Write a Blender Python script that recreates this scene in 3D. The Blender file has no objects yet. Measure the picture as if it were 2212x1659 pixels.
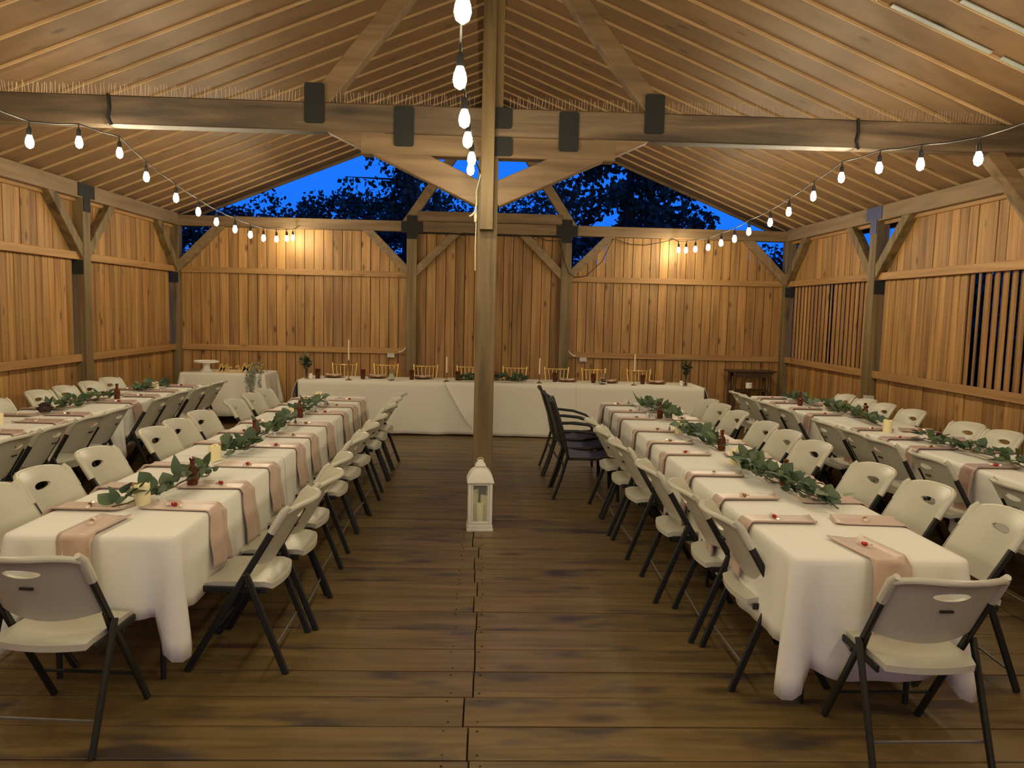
import bpy, bmesh, math, random
from mathutils import Vector, Matrix
from mathutils.geometry import delaunay_2d_cdt
random.seed(7)
PI = math.pi
scene = bpy.context.scene
COL = scene.collection

# ------------------------------------------------------------------ camera
def make_camera():
    yaw, pitch, roll = math.radians(2.095), math.radians(5.44), math.radians(1.371)
    f = Vector((math.sin(yaw) * math.cos(pitch), math.cos(yaw) * math.cos(pitch), -math.sin(pitch)))
    r = Vector((math.cos(yaw), -math.sin(yaw), 0))
    u = r.cross(f)
    r2 = math.cos(roll) * r + math.sin(roll) * u
    u2 = -math.sin(roll) * r + math.cos(roll) * u
    cd = bpy.data.cameras.new('camera')
    cd.sensor_fit = 'HORIZONTAL'; cd.sensor_width = 36.0
    cd.lens = 1661.0 / 2212.0 * 36.0
    cd.clip_start = 0.05; cd.clip_end = 300
    c = bpy.data.objects.new('camera', cd)
    m = Matrix((r2, u2, -f)).transposed().to_4x4()
    m.translation = (0, 0, 1.8)
    c.matrix_world = m
    COL.objects.link(c)
    scene.camera = c
make_camera()

# ------------------------------------------------------------------ world, exposure
SKY = (0.012, 0.185, 1.0)
world = bpy.data.worlds.new('evening_sky'); scene.world = world
world.use_nodes = True
_bg = world.node_tree.nodes['Background']
_bg.inputs['Color'].default_value = (*SKY, 1); _bg.inputs['Strength'].default_value = 1.0
scene.view_settings.view_transform = 'Standard'
scene.view_settings.look = 'None'
scene.view_settings.gamma = 1.0
scene.view_settings.exposure = 0.0
scene.view_settings.use_curve_mapping = False
scene.cycles.use_denoising = True
scene.cycles.sample_clamp_indirect = 6.0
scene.cycles.max_bounces = 6; scene.cycles.diffuse_bounces = 3; scene.cycles.glossy_bounces = 3
scene.cycles.adaptive_threshold = 0.05
BULB_STRENGTH = 335.0
BULB_COLOR = (1.0, 0.86, 0.57)

# ------------------------------------------------------------------ materials
MATS = {}
def nodemat(name):
    m = bpy.data.materials.new(name); m.use_nodes = True
    nt = m.node_tree
    b = nt.nodes['Principled BSDF']
    MATS[name] = m
    return m, nt, b
def plain(name, col, rough=0.5, metal=0.0, noise=0.0, scale=30, bump=0.0, **kw):
    m, nt, b = nodemat(name)
    b.inputs['Base Color'].default_value = (*col, 1)
    b.inputs['Roughness'].default_value = rough
    b.inputs['Metallic'].default_value = metal
    for k, v in kw.items():
        b.inputs[k.replace('_', ' ')].default_value = v
    tc = nt.nodes.new('ShaderNodeTexCoord')
    n = nt.nodes.new('ShaderNodeTexNoise'); n.inputs['Scale'].default_value = scale; n.inputs['Detail'].default_value = 3
    nt.links.new(tc.outputs['Object'], n.inputs['Vector'])
    if noise:
        mx = nt.nodes.new('ShaderNodeMix'); mx.data_type = 'RGBA'
        mx.inputs[6].default_value = (*[c * (1 - noise) for c in col], 1)
        mx.inputs[7].default_value = (*[min(1, c * (1 + noise)) for c in col], 1)
        nt.links.new(n.outputs['Fac'], mx.inputs[0])
        nt.links.new(mx.outputs[2], b.inputs['Base Color'])
    if bump:
        bp = nt.nodes.new('ShaderNodeBump'); bp.inputs['Strength'].default_value = bump; bp.inputs['Distance'].default_value = 0.004
        nt.links.new(n.outputs['Fac'], bp.inputs['Height'])
        nt.links.new(bp.outputs['Normal'], b.inputs['Normal'])
    return m
def wood(name, dark, mid, light, axis='Z', across=16.0, along=0.9, knot=0.5, knot_scale=3.0, rough=0.6, tone=0.25, stain=0.0, coat=0.0, stain_col=(0.03, 0.025, 0.03)):
    m, nt, b = nodemat(name)
    N, L = nt.nodes, nt.links
    tc = N.new('ShaderNodeTexCoord'); oi = N.new('ShaderNodeObjectInfo')
    mul = N.new('ShaderNodeMath'); mul.operation = 'MULTIPLY'; mul.inputs[1].default_value = 61.7
    L.new(oi.outputs['Random'], mul.inputs[0])
    add = N.new('ShaderNodeVectorMath'); add.operation = 'ADD'
    L.new(tc.outputs['Object'], add.inputs[0]); L.new(mul.outputs[0], add.inputs[1])
    def mapped(al, ac):
        mp = N.new('ShaderNodeMapping'); mp.vector_type = 'POINT'
        mp.inputs['Scale'].default_value = tuple(al if a == axis else ac for a in 'XYZ')
        L.new(add.outputs[0], mp.inputs['Vector'])
        return mp
    g = N.new('ShaderNodeTexNoise'); g.inputs['Scale'].default_value = 1; g.inputs['Detail'].default_value = 5; g.inputs['Distortion'].default_value = 0.6
    L.new(mapped(along, across).outputs[0], g.inputs['Vector'])
    cr = N.new('ShaderNodeValToRGB')
    cr.color_ramp.elements[0].position = 0.28; cr.color_ramp.elements[0].color = (*dark, 1)
    cr.color_ramp.elements[1].position = 0.75; cr.color_ramp.elements[1].color = (*light, 1)
    e = cr.color_ramp.elements.new(0.5); e.color = (*mid, 1)
    L.new(g.outputs['Fac'], cr.inputs['Fac'])
    # tone per board
    mr = N.new('ShaderNodeMapRange'); mr.inputs['To Min'].default_value = 1 - tone; mr.inputs['To Max'].default_value = 1 + tone * 0.7
    L.new(oi.outputs['Random'], mr.inputs['Value'])
    hs = N.new('ShaderNodeHueSaturation'); L.new(cr.outputs[0], hs.inputs['Color']); L.new(mr.outputs[0], hs.inputs['Value'])
    col = hs.outputs[0]
    if knot:
        vo = N.new('ShaderNodeTexVoronoi'); vo.inputs['Scale'].default_value = 1
        L.new(mapped(knot_scale * 0.6, knot_scale * 1.6).outputs[0], vo.inputs['Vector'])
        k = N.new('ShaderNodeMapRange'); k.inputs['From Min'].default_value = 0.05; k.inputs['From Max'].default_value = 0.17
        k.inputs['To Min'].default_value = knot; k.inputs['To Max'].default_value = 0.0
        L.new(vo.outputs['Distance'], k.inputs['Value'])
        mx = N.new('ShaderNodeMix'); mx.data_type = 'RGBA'
        mx.inputs[7].default_value = (dark[0] * 0.28, dark[1] * 0.22, dark[2] * 0.2, 1)
        L.new(k.outputs[0], mx.inputs[0]); L.new(col, mx.inputs[6]); col = mx.outputs[2]
    if stain:
        s = N.new('ShaderNodeTexNoise'); s.inputs['Scale'].default_value = 1; s.inputs['Detail'].default_value = 2
        L.new(mapped(2.0, 6.5).outputs[0], s.inputs['Vector'])
        k = N.new('ShaderNodeMapRange'); k.inputs['From Min'].default_value = 0.54; k.inputs['From Max'].default_value = 0.70
        k.inputs['To Min'].default_value = 0; k.inputs['To Max'].default_value = stain
        L.new(s.outputs['Fac'], k.inputs['Value'])
        mx = N.new('ShaderNodeMix'); mx.data_type = 'RGBA'; mx.inputs[7].default_value = (*stain_col, 1)
        L.new(k.outputs[0], mx.inputs[0]); L.new(col, mx.inputs[6]); col = mx.outputs[2]
    L.new(col, b.inputs['Base Color'])
    b.inputs['Roughness'].default_value = rough
    b.inputs['Coat Weight'].default_value = coat; b.inputs['Coat Roughness'].default_value = 0.16
    bp = N.new('ShaderNodeBump'); bp.inputs['Strength'].default_value = 0.25; bp.inputs['Distance'].default_value = 0.003
    L.new(g.outputs['Fac'], bp.inputs['Height']); L.new(bp.outputs['Normal'], b.inputs['Normal'])
    return m

CEDAR = wood('cedar_boards', (0.205, 0.096, 0.028), (0.345, 0.178, 0.054), (0.46, 0.262, 0.092), 'Z', knot=0.85, knot_scale=3.6, tone=0.26)
CEDAR_X = wood('cedar_rail_across', (0.26, 0.130, 0.042), (0.355, 0.188, 0.062), (0.42, 0.235, 0.085), 'X', knot=0.6, tone=0.12)
CEDAR_Y = wood('cedar_rail_along', (0.26, 0.130, 0.042), (0.355, 0.188, 0.062), (0.42, 0.235, 0.085), 'Y', knot=0.6, tone=0.12)
ROOFW = wood('roof_boards', (0.165, 0.094, 0.042), (0.20, 0.115, 0.052), (0.235, 0.138, 0.064), 'X', across=5, along=1.3, knot=0.75, knot_scale=2.6, tone=0.08)
TIMBER_X = wood('timber_across', (0.110, 0.066, 0.032), (0.180, 0.112, 0.055), (0.255, 0.168, 0.088), 'X', across=11, knot=0.5, knot_scale=2.0, tone=0.08)
WEATHERED = wood('weathered_beam', (0.040, 0.026, 0.016), (0.105, 0.068, 0.040), (0.215, 0.150, 0.095), 'X', across=9, along=0.8, knot=0.7, knot_scale=1.6, tone=0.0)
TIMBER_Y = wood('timber_along', (0.15, 0.098, 0.046), (0.21, 0.140, 0.070), (0.275, 0.185, 0.100), 'Y', across=11, knot=0.4, knot_scale=2.0, tone=0.08)
TIMBER_Z = wood('timber_upright', (0.075, 0.050, 0.019), (0.160, 0.106, 0.042), (0.235, 0.160, 0.070), 'Z', across=11, knot=0.6, knot_scale=2.0, tone=0.10)
FLOORW = wood('deck_planks', (0.102, 0.064, 0.022), (0.160, 0.103, 0.038), (0.218, 0.143, 0.058), 'X', across=17, along=1.2, knot=0.7, knot_scale=2.0, rough=0.5, tone=0.14, stain=0.8, coat=0.12)
DARKWOOD = wood('dark_stained_wood', (0.035, 0.018, 0.010), (0.06, 0.032, 0.016), (0.09, 0.05, 0.026), 'Z', knot=0, rough=0.4, tone=0.05)
STEEL = plain('black_steel_plate', (0.008, 0.009, 0.008), 0.75, 0.0, 0.25, 40)
STEEL_SKYTINT = plain('black_steel_sky_tint', (0.055, 0.065, 0.15), 0.45, 0.0, 0.15, 40)  # sky reflection on the right-hand plates put into their base colour
FRAME = plain('charcoal_powder_coat', (0.010, 0.011, 0.0095), 0.5, 0.0, 0.2, 60)
RODM = plain('bare_steel_rod', (0.16, 0.15, 0.13), 0.5, 0.4, 0.1, 60)
PLASTIC = plain('almond_plastic', (0.53, 0.515, 0.425), 0.38, 0, 0.05, 180, 0.12)
CLOTH = plain('white_tablecloth', (0.76, 0.75, 0.71), 0.85, 0, 0.03, 140, 0.15)
LINEN = plain('ivory_linen', (0.72, 0.69, 0.62), 0.9, 0, 0.05, 120, 0.25)
SATIN = plain('blush_satin', (0.50, 0.36, 0.29), 0.36, 0, 0.07, 14, 0.05, Sheen_Weight=0.3)
SATIN2 = plain('mauve_satin', (0.38, 0.245, 0.205), 0.36, 0, 0.08, 14, 0.05, Sheen_Weight=0.3)
TABLETOP = plain('speckled_table_plastic', (0.55, 0.53, 0.47), 0.5, 0, 0.05, 120)
LEAF = plain('eucalyptus_leaf', (0.045, 0.085, 0.040), 0.55, 0, 0.3, 25)
LEAF2 = plain('eucalyptus_pale_leaf', (0.085, 0.130, 0.062), 0.55, 0, 0.25, 25)
LEAF3 = plain('grey_green_leaf', (0.22, 0.25, 0.20), 0.6, 0, 0.3, 40)
STEMM = plain('brown_green_stem', (0.10, 0.085, 0.04), 0.7, 0, 0.2, 60)
FLOWER = plain('burgundy_petal', (0.085, 0.012, 0.028), 0.6, 0, 0.25, 40)
FLOWER_D = plain('dried_rose_petal', (0.075, 0.045, 0.040), 0.7, 0, 0.3, 40)
WAX = plain('ivory_wax', (0.80, 0.72, 0.42), 0.5, 0, 0.05, 30, 0.0, Subsurface_Weight=0.0)
WAXW = plain('white_wax', (0.80, 0.74, 0.60), 0.5, 0, 0.03, 30)
WICK = plain('wick', (0.02, 0.018, 0.015), 0.9)
BRASS = plain('aged_brass', (0.34, 0.23, 0.10), 0.32, 0.9, 0.2, 30)
GOLD = plain('gold_paint', (0.78, 0.53, 0.19), 0.33, 0.6, 0.12, 40)
WHITEPAINT = plain('worn_white_paint', (0.72, 0.70, 0.62), 0.6, 0, 0.12, 35, 0.2)
CERAMIC = plain('white_ceramic', (0.80, 0.78, 0.72), 0.25, 0, 0.03, 20)
AMBERPLATE = plain('amber_glass_plate', (0.20, 0.062, 0.022), 0.15, 0, 0.15, 25)
CARD = plain('white_card', (0.82, 0.80, 0.76), 0.7, 0, 0.02, 60)
REDFOIL = plain('red_foil', (0.42, 0.02, 0.018), 0.22, 0.6, 0.2, 90)
GOLDFOIL = plain('brown_gold_foil', (0.36, 0.17, 0.06), 0.22, 0.6, 0.2, 90)
CLEARWRAP = plain('pale_wrapper_twist', (0.85, 0.80, 0.68), 0.2, 0.3, 0.1, 90)
RUBBER = plain('black_rubber_cable', (0.007, 0.007, 0.008), 0.75, 0, 0.1, 60)
TWINE = plain('cream_twine', (0.78, 0.70, 0.50), 0.8, 0, 0.1, 90)
GREYBOX = plain('grey_electrical_plastic', (0.48, 0.47, 0.45), 0.5, 0, 0.05, 40)
CONDUIT = plain('pale_conduit', (0.62, 0.58, 0.50), 0.5, 0, 0.05, 40)
MESHBLUE = plain('navy_sling_mesh', (0.055, 0.055, 0.105), 0.65, 0, 0.25, 160, 0.2)
METALROOF = plain('pale_metal_roofing', (0.42, 0.46, 0.46), 0.4, 0.2, 0.1, 20)
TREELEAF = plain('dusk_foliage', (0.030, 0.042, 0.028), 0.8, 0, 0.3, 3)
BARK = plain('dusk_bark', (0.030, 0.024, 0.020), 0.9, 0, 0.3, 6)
GROUND = plain('dark_grass_ground', (0.020, 0.030, 0.014), 0.95, 0, 0.4, 2)
SUBFLOOR = plain('dark_subfloor', (0.012, 0.009, 0.007), 0.9, 0, 0.2, 5)
TISSUE = plain('pale_blue_box', (0.30, 0.38, 0.44), 0.6, 0, 0.25, 60)
PAPER = plain('white_tissue', (0.75, 0.76, 0.76), 0.9, 0, 0.05, 40)
INK = plain('dark_ink', (0.03, 0.03, 0.03), 0.8)
BURLAP = plain('tan_burlap', (0.42, 0.34, 0.26), 0.95, 0, 0.15, 90, 0.3)
PALEEDGE = wood('pale_board_edge', (0.42, 0.27, 0.13), (0.48, 0.31, 0.155), (0.54, 0.36, 0.18), 'X', knot=0, tone=0.05)
SPIKE = plain('pale_spike_wire', (0.62, 0.52, 0.40), 0.4, 0.4)
def glass(name, col, rough=0.03, trans=1.0):
    m, nt, b = nodemat(name)
    b.inputs['Base Color'].default_value = (*col, 1); b.inputs['Roughness'].default_value = rough
    b.inputs['Transmission Weight'].default_value = trans; b.inputs['IOR'].default_value = 1.45
    return m
AMBER = glass('amber_glass', (0.22, 0.055, 0.018), 0.08, 0.7)
PINKGLASS = glass('smoky_pink_glass', (0.50, 0.20, 0.12), 0.1, 0.75)
CLEAR = glass('clear_glass', (0.93, 0.95, 0.93))
def pane_mat():
    m, nt, b = nodemat('thin_window_glass')
    N, L = nt.nodes, nt.links
    tr = N.new('ShaderNodeBsdfTransparent'); tr.inputs[0].default_value = (0.95, 0.96, 0.95, 1)
    mx = N.new('ShaderNodeMixShader'); mx.inputs[0].default_value = 0.07
    b.inputs['Roughness'].default_value = 0.05; b.inputs['Base Color'].default_value = (0.8, 0.82, 0.8, 1)
    L.new(tr.outputs[0], mx.inputs[1]); L.new(b.outputs[0], mx.inputs[2])
    L.new(mx.outputs[0], N['Material Output'].inputs['Surface'])
    return m
PANE = pane_mat()
def bulb_mat():
    m, nt, b = nodemat('lit_bulb')
    b.inputs['Base Color'].default_value = (1, 0.9, 0.7, 1)
    b.inputs['Emission Color'].default_value = (*BULB_COLOR, 1)
    b.inputs['Emission Strength'].default_value = BULB_STRENGTH
    return m
BULB = bulb_mat(); BULB.cycles.emission_sampling = 'FRONT'

# ------------------------------------------------------------------ mesh helpers
class MB:
    def __init__(s): s.v = []; s.f = []
    def add(s, vs, fs):
        o = len(s.v); s.v += [tuple(v) for v in vs]; s.f += [tuple(i + o for i in f) for f in fs]; return s
    def box(s, c, d, M=None):
        vs = [Vector((sx * d[0] / 2, sy * d[1] / 2, sz * d[2] / 2)) for sx in (-1, 1) for sy in (-1, 1) for sz in (-1, 1)]
        if M: vs = [M @ v for v in vs]
        vs = [v + Vector(c) for v in vs]
        return s.add(vs, [(0, 1, 3, 2), (4, 6, 7, 5), (0, 4, 5, 1), (2, 3, 7, 6), (0, 2, 6, 4), (1, 5, 7, 3)])
    def bar(s, p0, p1, w, h, up=(0, 0, 1), ch=0.004):
        """chamfered bar from p0 to p1; w across, h along `up`"""
        p0, p1 = Vector(p0), Vector(p1); d = (p1 - p0).normalized(); up = Vector(up)
        x = d.cross(up)
        if x.length < 1e-5: x = d.cross(Vector((1, 0, 0)))
        x.normalize(); z = x.cross(d).normalized()
        a, b = w / 2, h / 2; c = min(ch, a * .6, b * .6)
        pr = [(-a + c, -b), (a - c, -b), (a, -b + c), (a, b - c), (a - c, b), (-a + c, b), (-a, b - c), (-a, -b + c)]
        vs = [p + x * q[0] + z * q[1] for p in (p0, p1) for q in pr]
        fs = [(i, (i + 1) % 8, 8 + (i + 1) % 8, 8 + i) for i in range(8)] + [tuple(range(7, -1, -1)), tuple(range(8, 16))]
        return s.add(vs, fs)
    def tube(s, pts, r, n=6, cap=True, closed=False):
        pts = [Vector(p) for p in pts]; N = len(pts); rings = []
        ref = None
        for i, p in enumerate(pts):
            if closed: t = pts[(i + 1) % N] - pts[i - 1]
            else: t = pts[min(i + 1, N - 1)] - pts[max(i - 1, 0)]
            t.normalize()
            if ref is None:
                ref = Vector((0, 0, 1)) if abs(t.z) < .9 else Vector((1, 0, 0))
            x = ref - t * ref.dot(t)
            if x.length < 1e-4: x = t.orthogonal()
            x.normalize(); y = t.cross(x); ref = x
            rr = r[i] if isinstance(r, (list, tuple)) else r
            rings.append([p + x * rr * math.cos(2 * PI * k / n) + y * rr * math.sin(2 * PI * k / n) for k in range(n)])
        vs = [v for R in rings for v in R]; fs = []
        for i in range(N if closed else N - 1):
            j = (i + 1) % N
            for k in range(n): fs.append((i * n + k, i * n + (k + 1) % n, j * n + (k + 1) % n, j * n + k))
        if cap and not closed: fs += [tuple(range(n - 1, -1, -1)), tuple((N - 1) * n + k for k in range(n))]
        return s.add(vs, fs)
    def lathe(s, prof, n=16, c=(0, 0, 0), sq=False):
        c = Vector(c); vs = []; fs = []; m = len(prof)
        for (r, z) in prof:
            for k in range(n):
                a = 2 * PI * (k + (.5 if sq else 0)) / n
                rr = r * (math.sqrt(2) if sq else 1)
                vs.append(c + Vector((rr * math.cos(a), rr * math.sin(a), z)))
        for i in range(m - 1):
            for k in range(n): fs.append((i * n + k, i * n + (k + 1) % n, (i + 1) * n + (k + 1) % n, (i + 1) * n + k))
        fs += [tuple(range(n - 1, -1, -1)), tuple((m - 1) * n + k for k in range(n))]
        return s.add(vs, fs)
    def mesh(s, name, mat, smooth=False, auto=None):
        me = bpy.data.meshes.new(name); me.from_pydata(s.v, [], s.f); me.update()
        bm = bmesh.new(); bm.from_mesh(me); bmesh.ops.recalc_face_normals(bm, faces=bm.faces[:]); bm.to_mesh(me); bm.free()
        if smooth:
            me.shade_smooth()
            if auto: me.set_sharp_from_angle(angle=math.radians(auto))
        if mat: me.materials.append(mat)
        return me
    def obj(s, name, mat, parent=None, loc=None, smooth=False, auto=None):
        return put(name, s.mesh(name, mat, smooth, auto), parent, loc)
def put(name, me, parent=None, loc=None, rot=None, scale=None):
    o = bpy.data.objects.new(name, me); COL.objects.link(o)
    if parent: o.parent = parent
    if loc: o.location = loc
    if rot: o.rotation_euler = rot
    if scale: o.scale = scale
    return o
def empty(name, loc=(0, 0, 0), rz=0):
    o = bpy.data.objects.new(name, None); COL.objects.link(o); o.location = loc; o.rotation_euler = (0, 0, rz); o.empty_display_size = .1
    return o
def tag(o, label=None, cat=None, group=None, kind=None):
    if label: o['label'] = label
    if cat: o['category'] = cat
    if group: o['group'] = group
    if kind: o['kind'] = kind
    return o
def copy_tree(o, parent=None):
    c = o.copy(); COL.objects.link(c); c.parent = parent
    for ch in list(o.children): copy_tree(ch, c)
    return c
ORD = ['first', 'second', 'third', 'fourth', 'fifth', 'sixth', 'seventh', 'eighth', 'ninth', 'tenth', 'eleventh']

# ------------------------------------------------------------------ floor and ground
ground = MB().box((0, 20, -.45), (160, 120, .1)).obj('ground', GROUND); tag(ground, 'dark grass ground outside the pavilion', kind='structure')
floor = MB().box((0, 4.75, -.09), (10.2, 16.1, .09)).obj('floor', SUBFLOOR)
tag(floor, 'stained wide plank deck floor of the pavilion', kind='structure')
PW = .255
y = 12.62; row = 0
while y > -3.2:
    jx = -.035 + random.uniform(-.028, .028)
    if row % 7 == 3: jx += .02
    for (a, b) in ((-5.02, jx - .004), (jx + .004, 5.02)):
        m = MB().bar((0, 0, -.02), (b - a, 0, -.02), PW - random.uniform(.007, .013), .04, ch=.0012)
        put('plank', m.mesh('plank', FLOORW), floor, (a, y - PW / 2, random.uniform(-.0025, .0)), (0, 0, 0))
    y -= PW; row += 1
# nail heads at the joint line of the nearer planks
nail = MB().lathe([(.0055, -.002), (.0055, .0008), (.003, .0014)], 8).mesh('nail_head', FRAME)
y = 12.62 - PW / 2
while y > 2.2:
    if y < 6.2:
        for sx in (-.10, .045):
            for sy in (-.09, .09): put('nail_head', nail, floor, (-.035 + sx + random.uniform(-.01, .01), y + sy, .0))
    y -= PW

# ------------------------------------------------------------------ back wall
YB = 12.5; YBOARD = 12.553
BPX = (-1.19, 1.28)
wb = empty('wall_back', (0, YB, 0)); tag(wb, 'back wall of vertical cedar boards between timber posts with an open gable above', kind='structure')
def local(mb, root):
    o = root.location; mb.v = [tuple(Vector(v) - o) for v in mb.v]; return mb
def part(mb, name, mat, root, **k): return local(mb, root).obj(name, mat, root, **k)
def board_x(xa, xb, zb, za_t, zb_t, ypos, root):
    """vertical board on a wall facing -y with a slanted top; own origin at its foot"""
    t = .022; g = .0048
    vs = []
    w = xb - xa
    for (x, zt, ins) in ((g, za_t, 0), (w - g, zb_t, 0)):
        vs += [(x, 0, 0), (x, t, 0), (x, t, zt - zb), (x, 0, zt - zb)]
    fs = [(0, 3, 7, 4), (1, 5, 6, 2), (0, 4, 5, 1), (3, 2, 6, 7), (0, 1, 2, 3), (4, 7, 6, 5)]
    m = MB(); m.add(vs, fs)
    put('board', m.mesh('board', CEDAR), root, Vector((xa, ypos, zb)) - root.location)
def fill_boards(xa, xb, cutL, cutR, ztop=3.06, pitch=.148):
    n = round((xb - xa) / pitch); p = (xb - xa) / n
    for i in range(n):
        a, b = xa + i * p, xa + (i + 1) * p
        def top(x):
            z = ztop
            if cutL: z = min(z, 2.47 + (x - xa))
            if cutR: z = min(z, 2.47 + (xb - x))
            return z
        board_x(a, b, 0.0, top(a), top(b), YBOARD + random.choice((0, .004, .008, .003)), wb)
fill_boards(-4.86, BPX[0] - .07, True, True)
fill_boards(BPX[0] + .07, BPX[1] - .07, False, False, pitch=.152)
fill_boards(BPX[1] + .07, 4.86, True, True)
for (xa, xb, zt) in ((-4.86, BPX[0] - .07, 2.45), (BPX[0] + .07, BPX[1] - .07, 3.02), (BPX[1] + .07, 4.86, 2.45), (-4.2, BPX[0] - .75, 3.02), (BPX[1] + .75, 4.2, 3.02)):
    part(MB().box(((xa + xb) / 2, YBOARD + .038 + .002 * (zt > 2.5), zt / 2), (xb - xa, .008, zt)), 'gap_dark_sheet', SUBFLOOR, wb)  # added dark sheet keeps sky light out of the board gaps
for x in (-4.93, 4.93): part(MB().bar((x, YB, 0), (x, YB, 3.02), .165, .165, (0, 1, 0), .006), 'post', TIMBER_Z, wb)
for x in BPX: part(MB().bar((x, YB, 0), (x, YB, 3.02), .165, .165, (0, 1, 0), .006), 'post', TIMBER_Z, wb)
for (xa, xb) in ((-4.85, BPX[0] - .083), (BPX[1] + .083, 4.85)):
    for z in (2.335, 1.105):
        part(MB().bar((xa, YB + .03, z), (xb, YB + .03, z), .042, .092, (0, 0, 1)), 'rail', CEDAR_X, wb)
for (xa, xb) in ((-5.01, BPX[0]), (BPX[0], BPX[1]), (BPX[1], 5.01)):
    part(MB().bar((xa, YB, 3.095), (xb, YB, 3.095), .165, .165, (0, 0, 1), .006), 'plate_beam', TIMBER_X, wb)
part(MB().bar((BPX[0] + .08, YB, 3.262), (BPX[1] - .08, YB, 3.262), .165, .16, (0, 0, 1), .006), 'upper_beam', TIMBER_X, wb)
def brace_x(xp, sx, z0=2.40, l=.63, yy=YB - .01):
    part(MB().bar((xp - sx * .04, yy, z0 - .04), (xp + sx * (l + .04), yy, z0 + l + .04), .12, .125, (0, 0, 1), .005), 'brace', TIMBER_Y, wb)
brace_x(-4.85, 1); brace_x(BPX[0] - .08, -1); brace_x(BPX[0] + .08, 1); brace_x(BPX[1] - .08, -1); brace_x(BPX[1] + .08, 1); brace_x(4.85, -1)
for sx, x0 in ((1, BPX[0] + .02), (-1, BPX[1] - .02)):
    part(MB().bar((x0 - sx * .12, YB, 3.13), (.045 - sx * .04, YB, 5.04), .15, .14, (0, 0, 1), .005), 'gable_strut', TIMBER_Y, wb)
def plus_plate(x, z, a, w, root, yf):
    pts = [(-w, a), (w, a), (w, w), (a, w), (a, -w), (w, -w), (w, -a), (-w, -a), (-w, -w), (-a, -w), (-a, w), (-w, w)]
    vs = [(x + p[0], yf, z + p[1] * 1.08) for p in pts] + [(x + p[0], yf + .008, z + p[1] * 1.08) for p in pts]
    fs = [tuple(range(11, -1, -1)), tuple(range(12, 24))] + [(i, (i + 1) % 12, 12 + (i + 1) % 12, 12 + i) for i in range(12)]
    part(MB().add(vs, fs), 'steel_plate', STEEL, root)
for x in BPX: plus_plate(x, 3.08, .17, .082, wb, YB - .094)
part(MB().box((.0 + .02, YB - .09, 3.28), (.13, .012, .17)), 'steel_plate', STEEL, wb)
for x in (-4.93, 4.93): part(MB().box((x, YB - .09, 2.2), (.15, .012, .16)), 'steel_plate', STEEL, wb)
part(MB().bar((0, YB, 3.34), (0, YB, 5.02), .16, .16, (0, 1, 0)), 'king_post', TIMBER_Z, wb)
# conduit runs with outlet boxes
for x, s in ((-1.262, -1), (1.355, 1)):
    pts = [(x, YB - .03, 2.30), (x, YB - .03, 1.24)] + [(x + s * .13 * (1 - math.cos(a)), YB - .03, 1.22 - .13 * math.sin(a)) for a in [i * PI / 16 for i in range(1, 9)]]
    c = part(MB().tube(pts, .011, 8), 'conduit', CONDUIT, wb, smooth=True)
    part(MB().box((x + s * (.13 + .12), YB - .01, 1.035), (.115, .07, .065)), 'outlet_box', GREYBOX, wb)
# low conduit under the centre beam
part(MB().tube([(BPX[0] + .1, YB - .07, 3.0), (0, YB - .07, 2.992), (BPX[1] - .1, YB - .07, 2.998)], .012, 6), 'conduit', RUBBER, wb)

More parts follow.
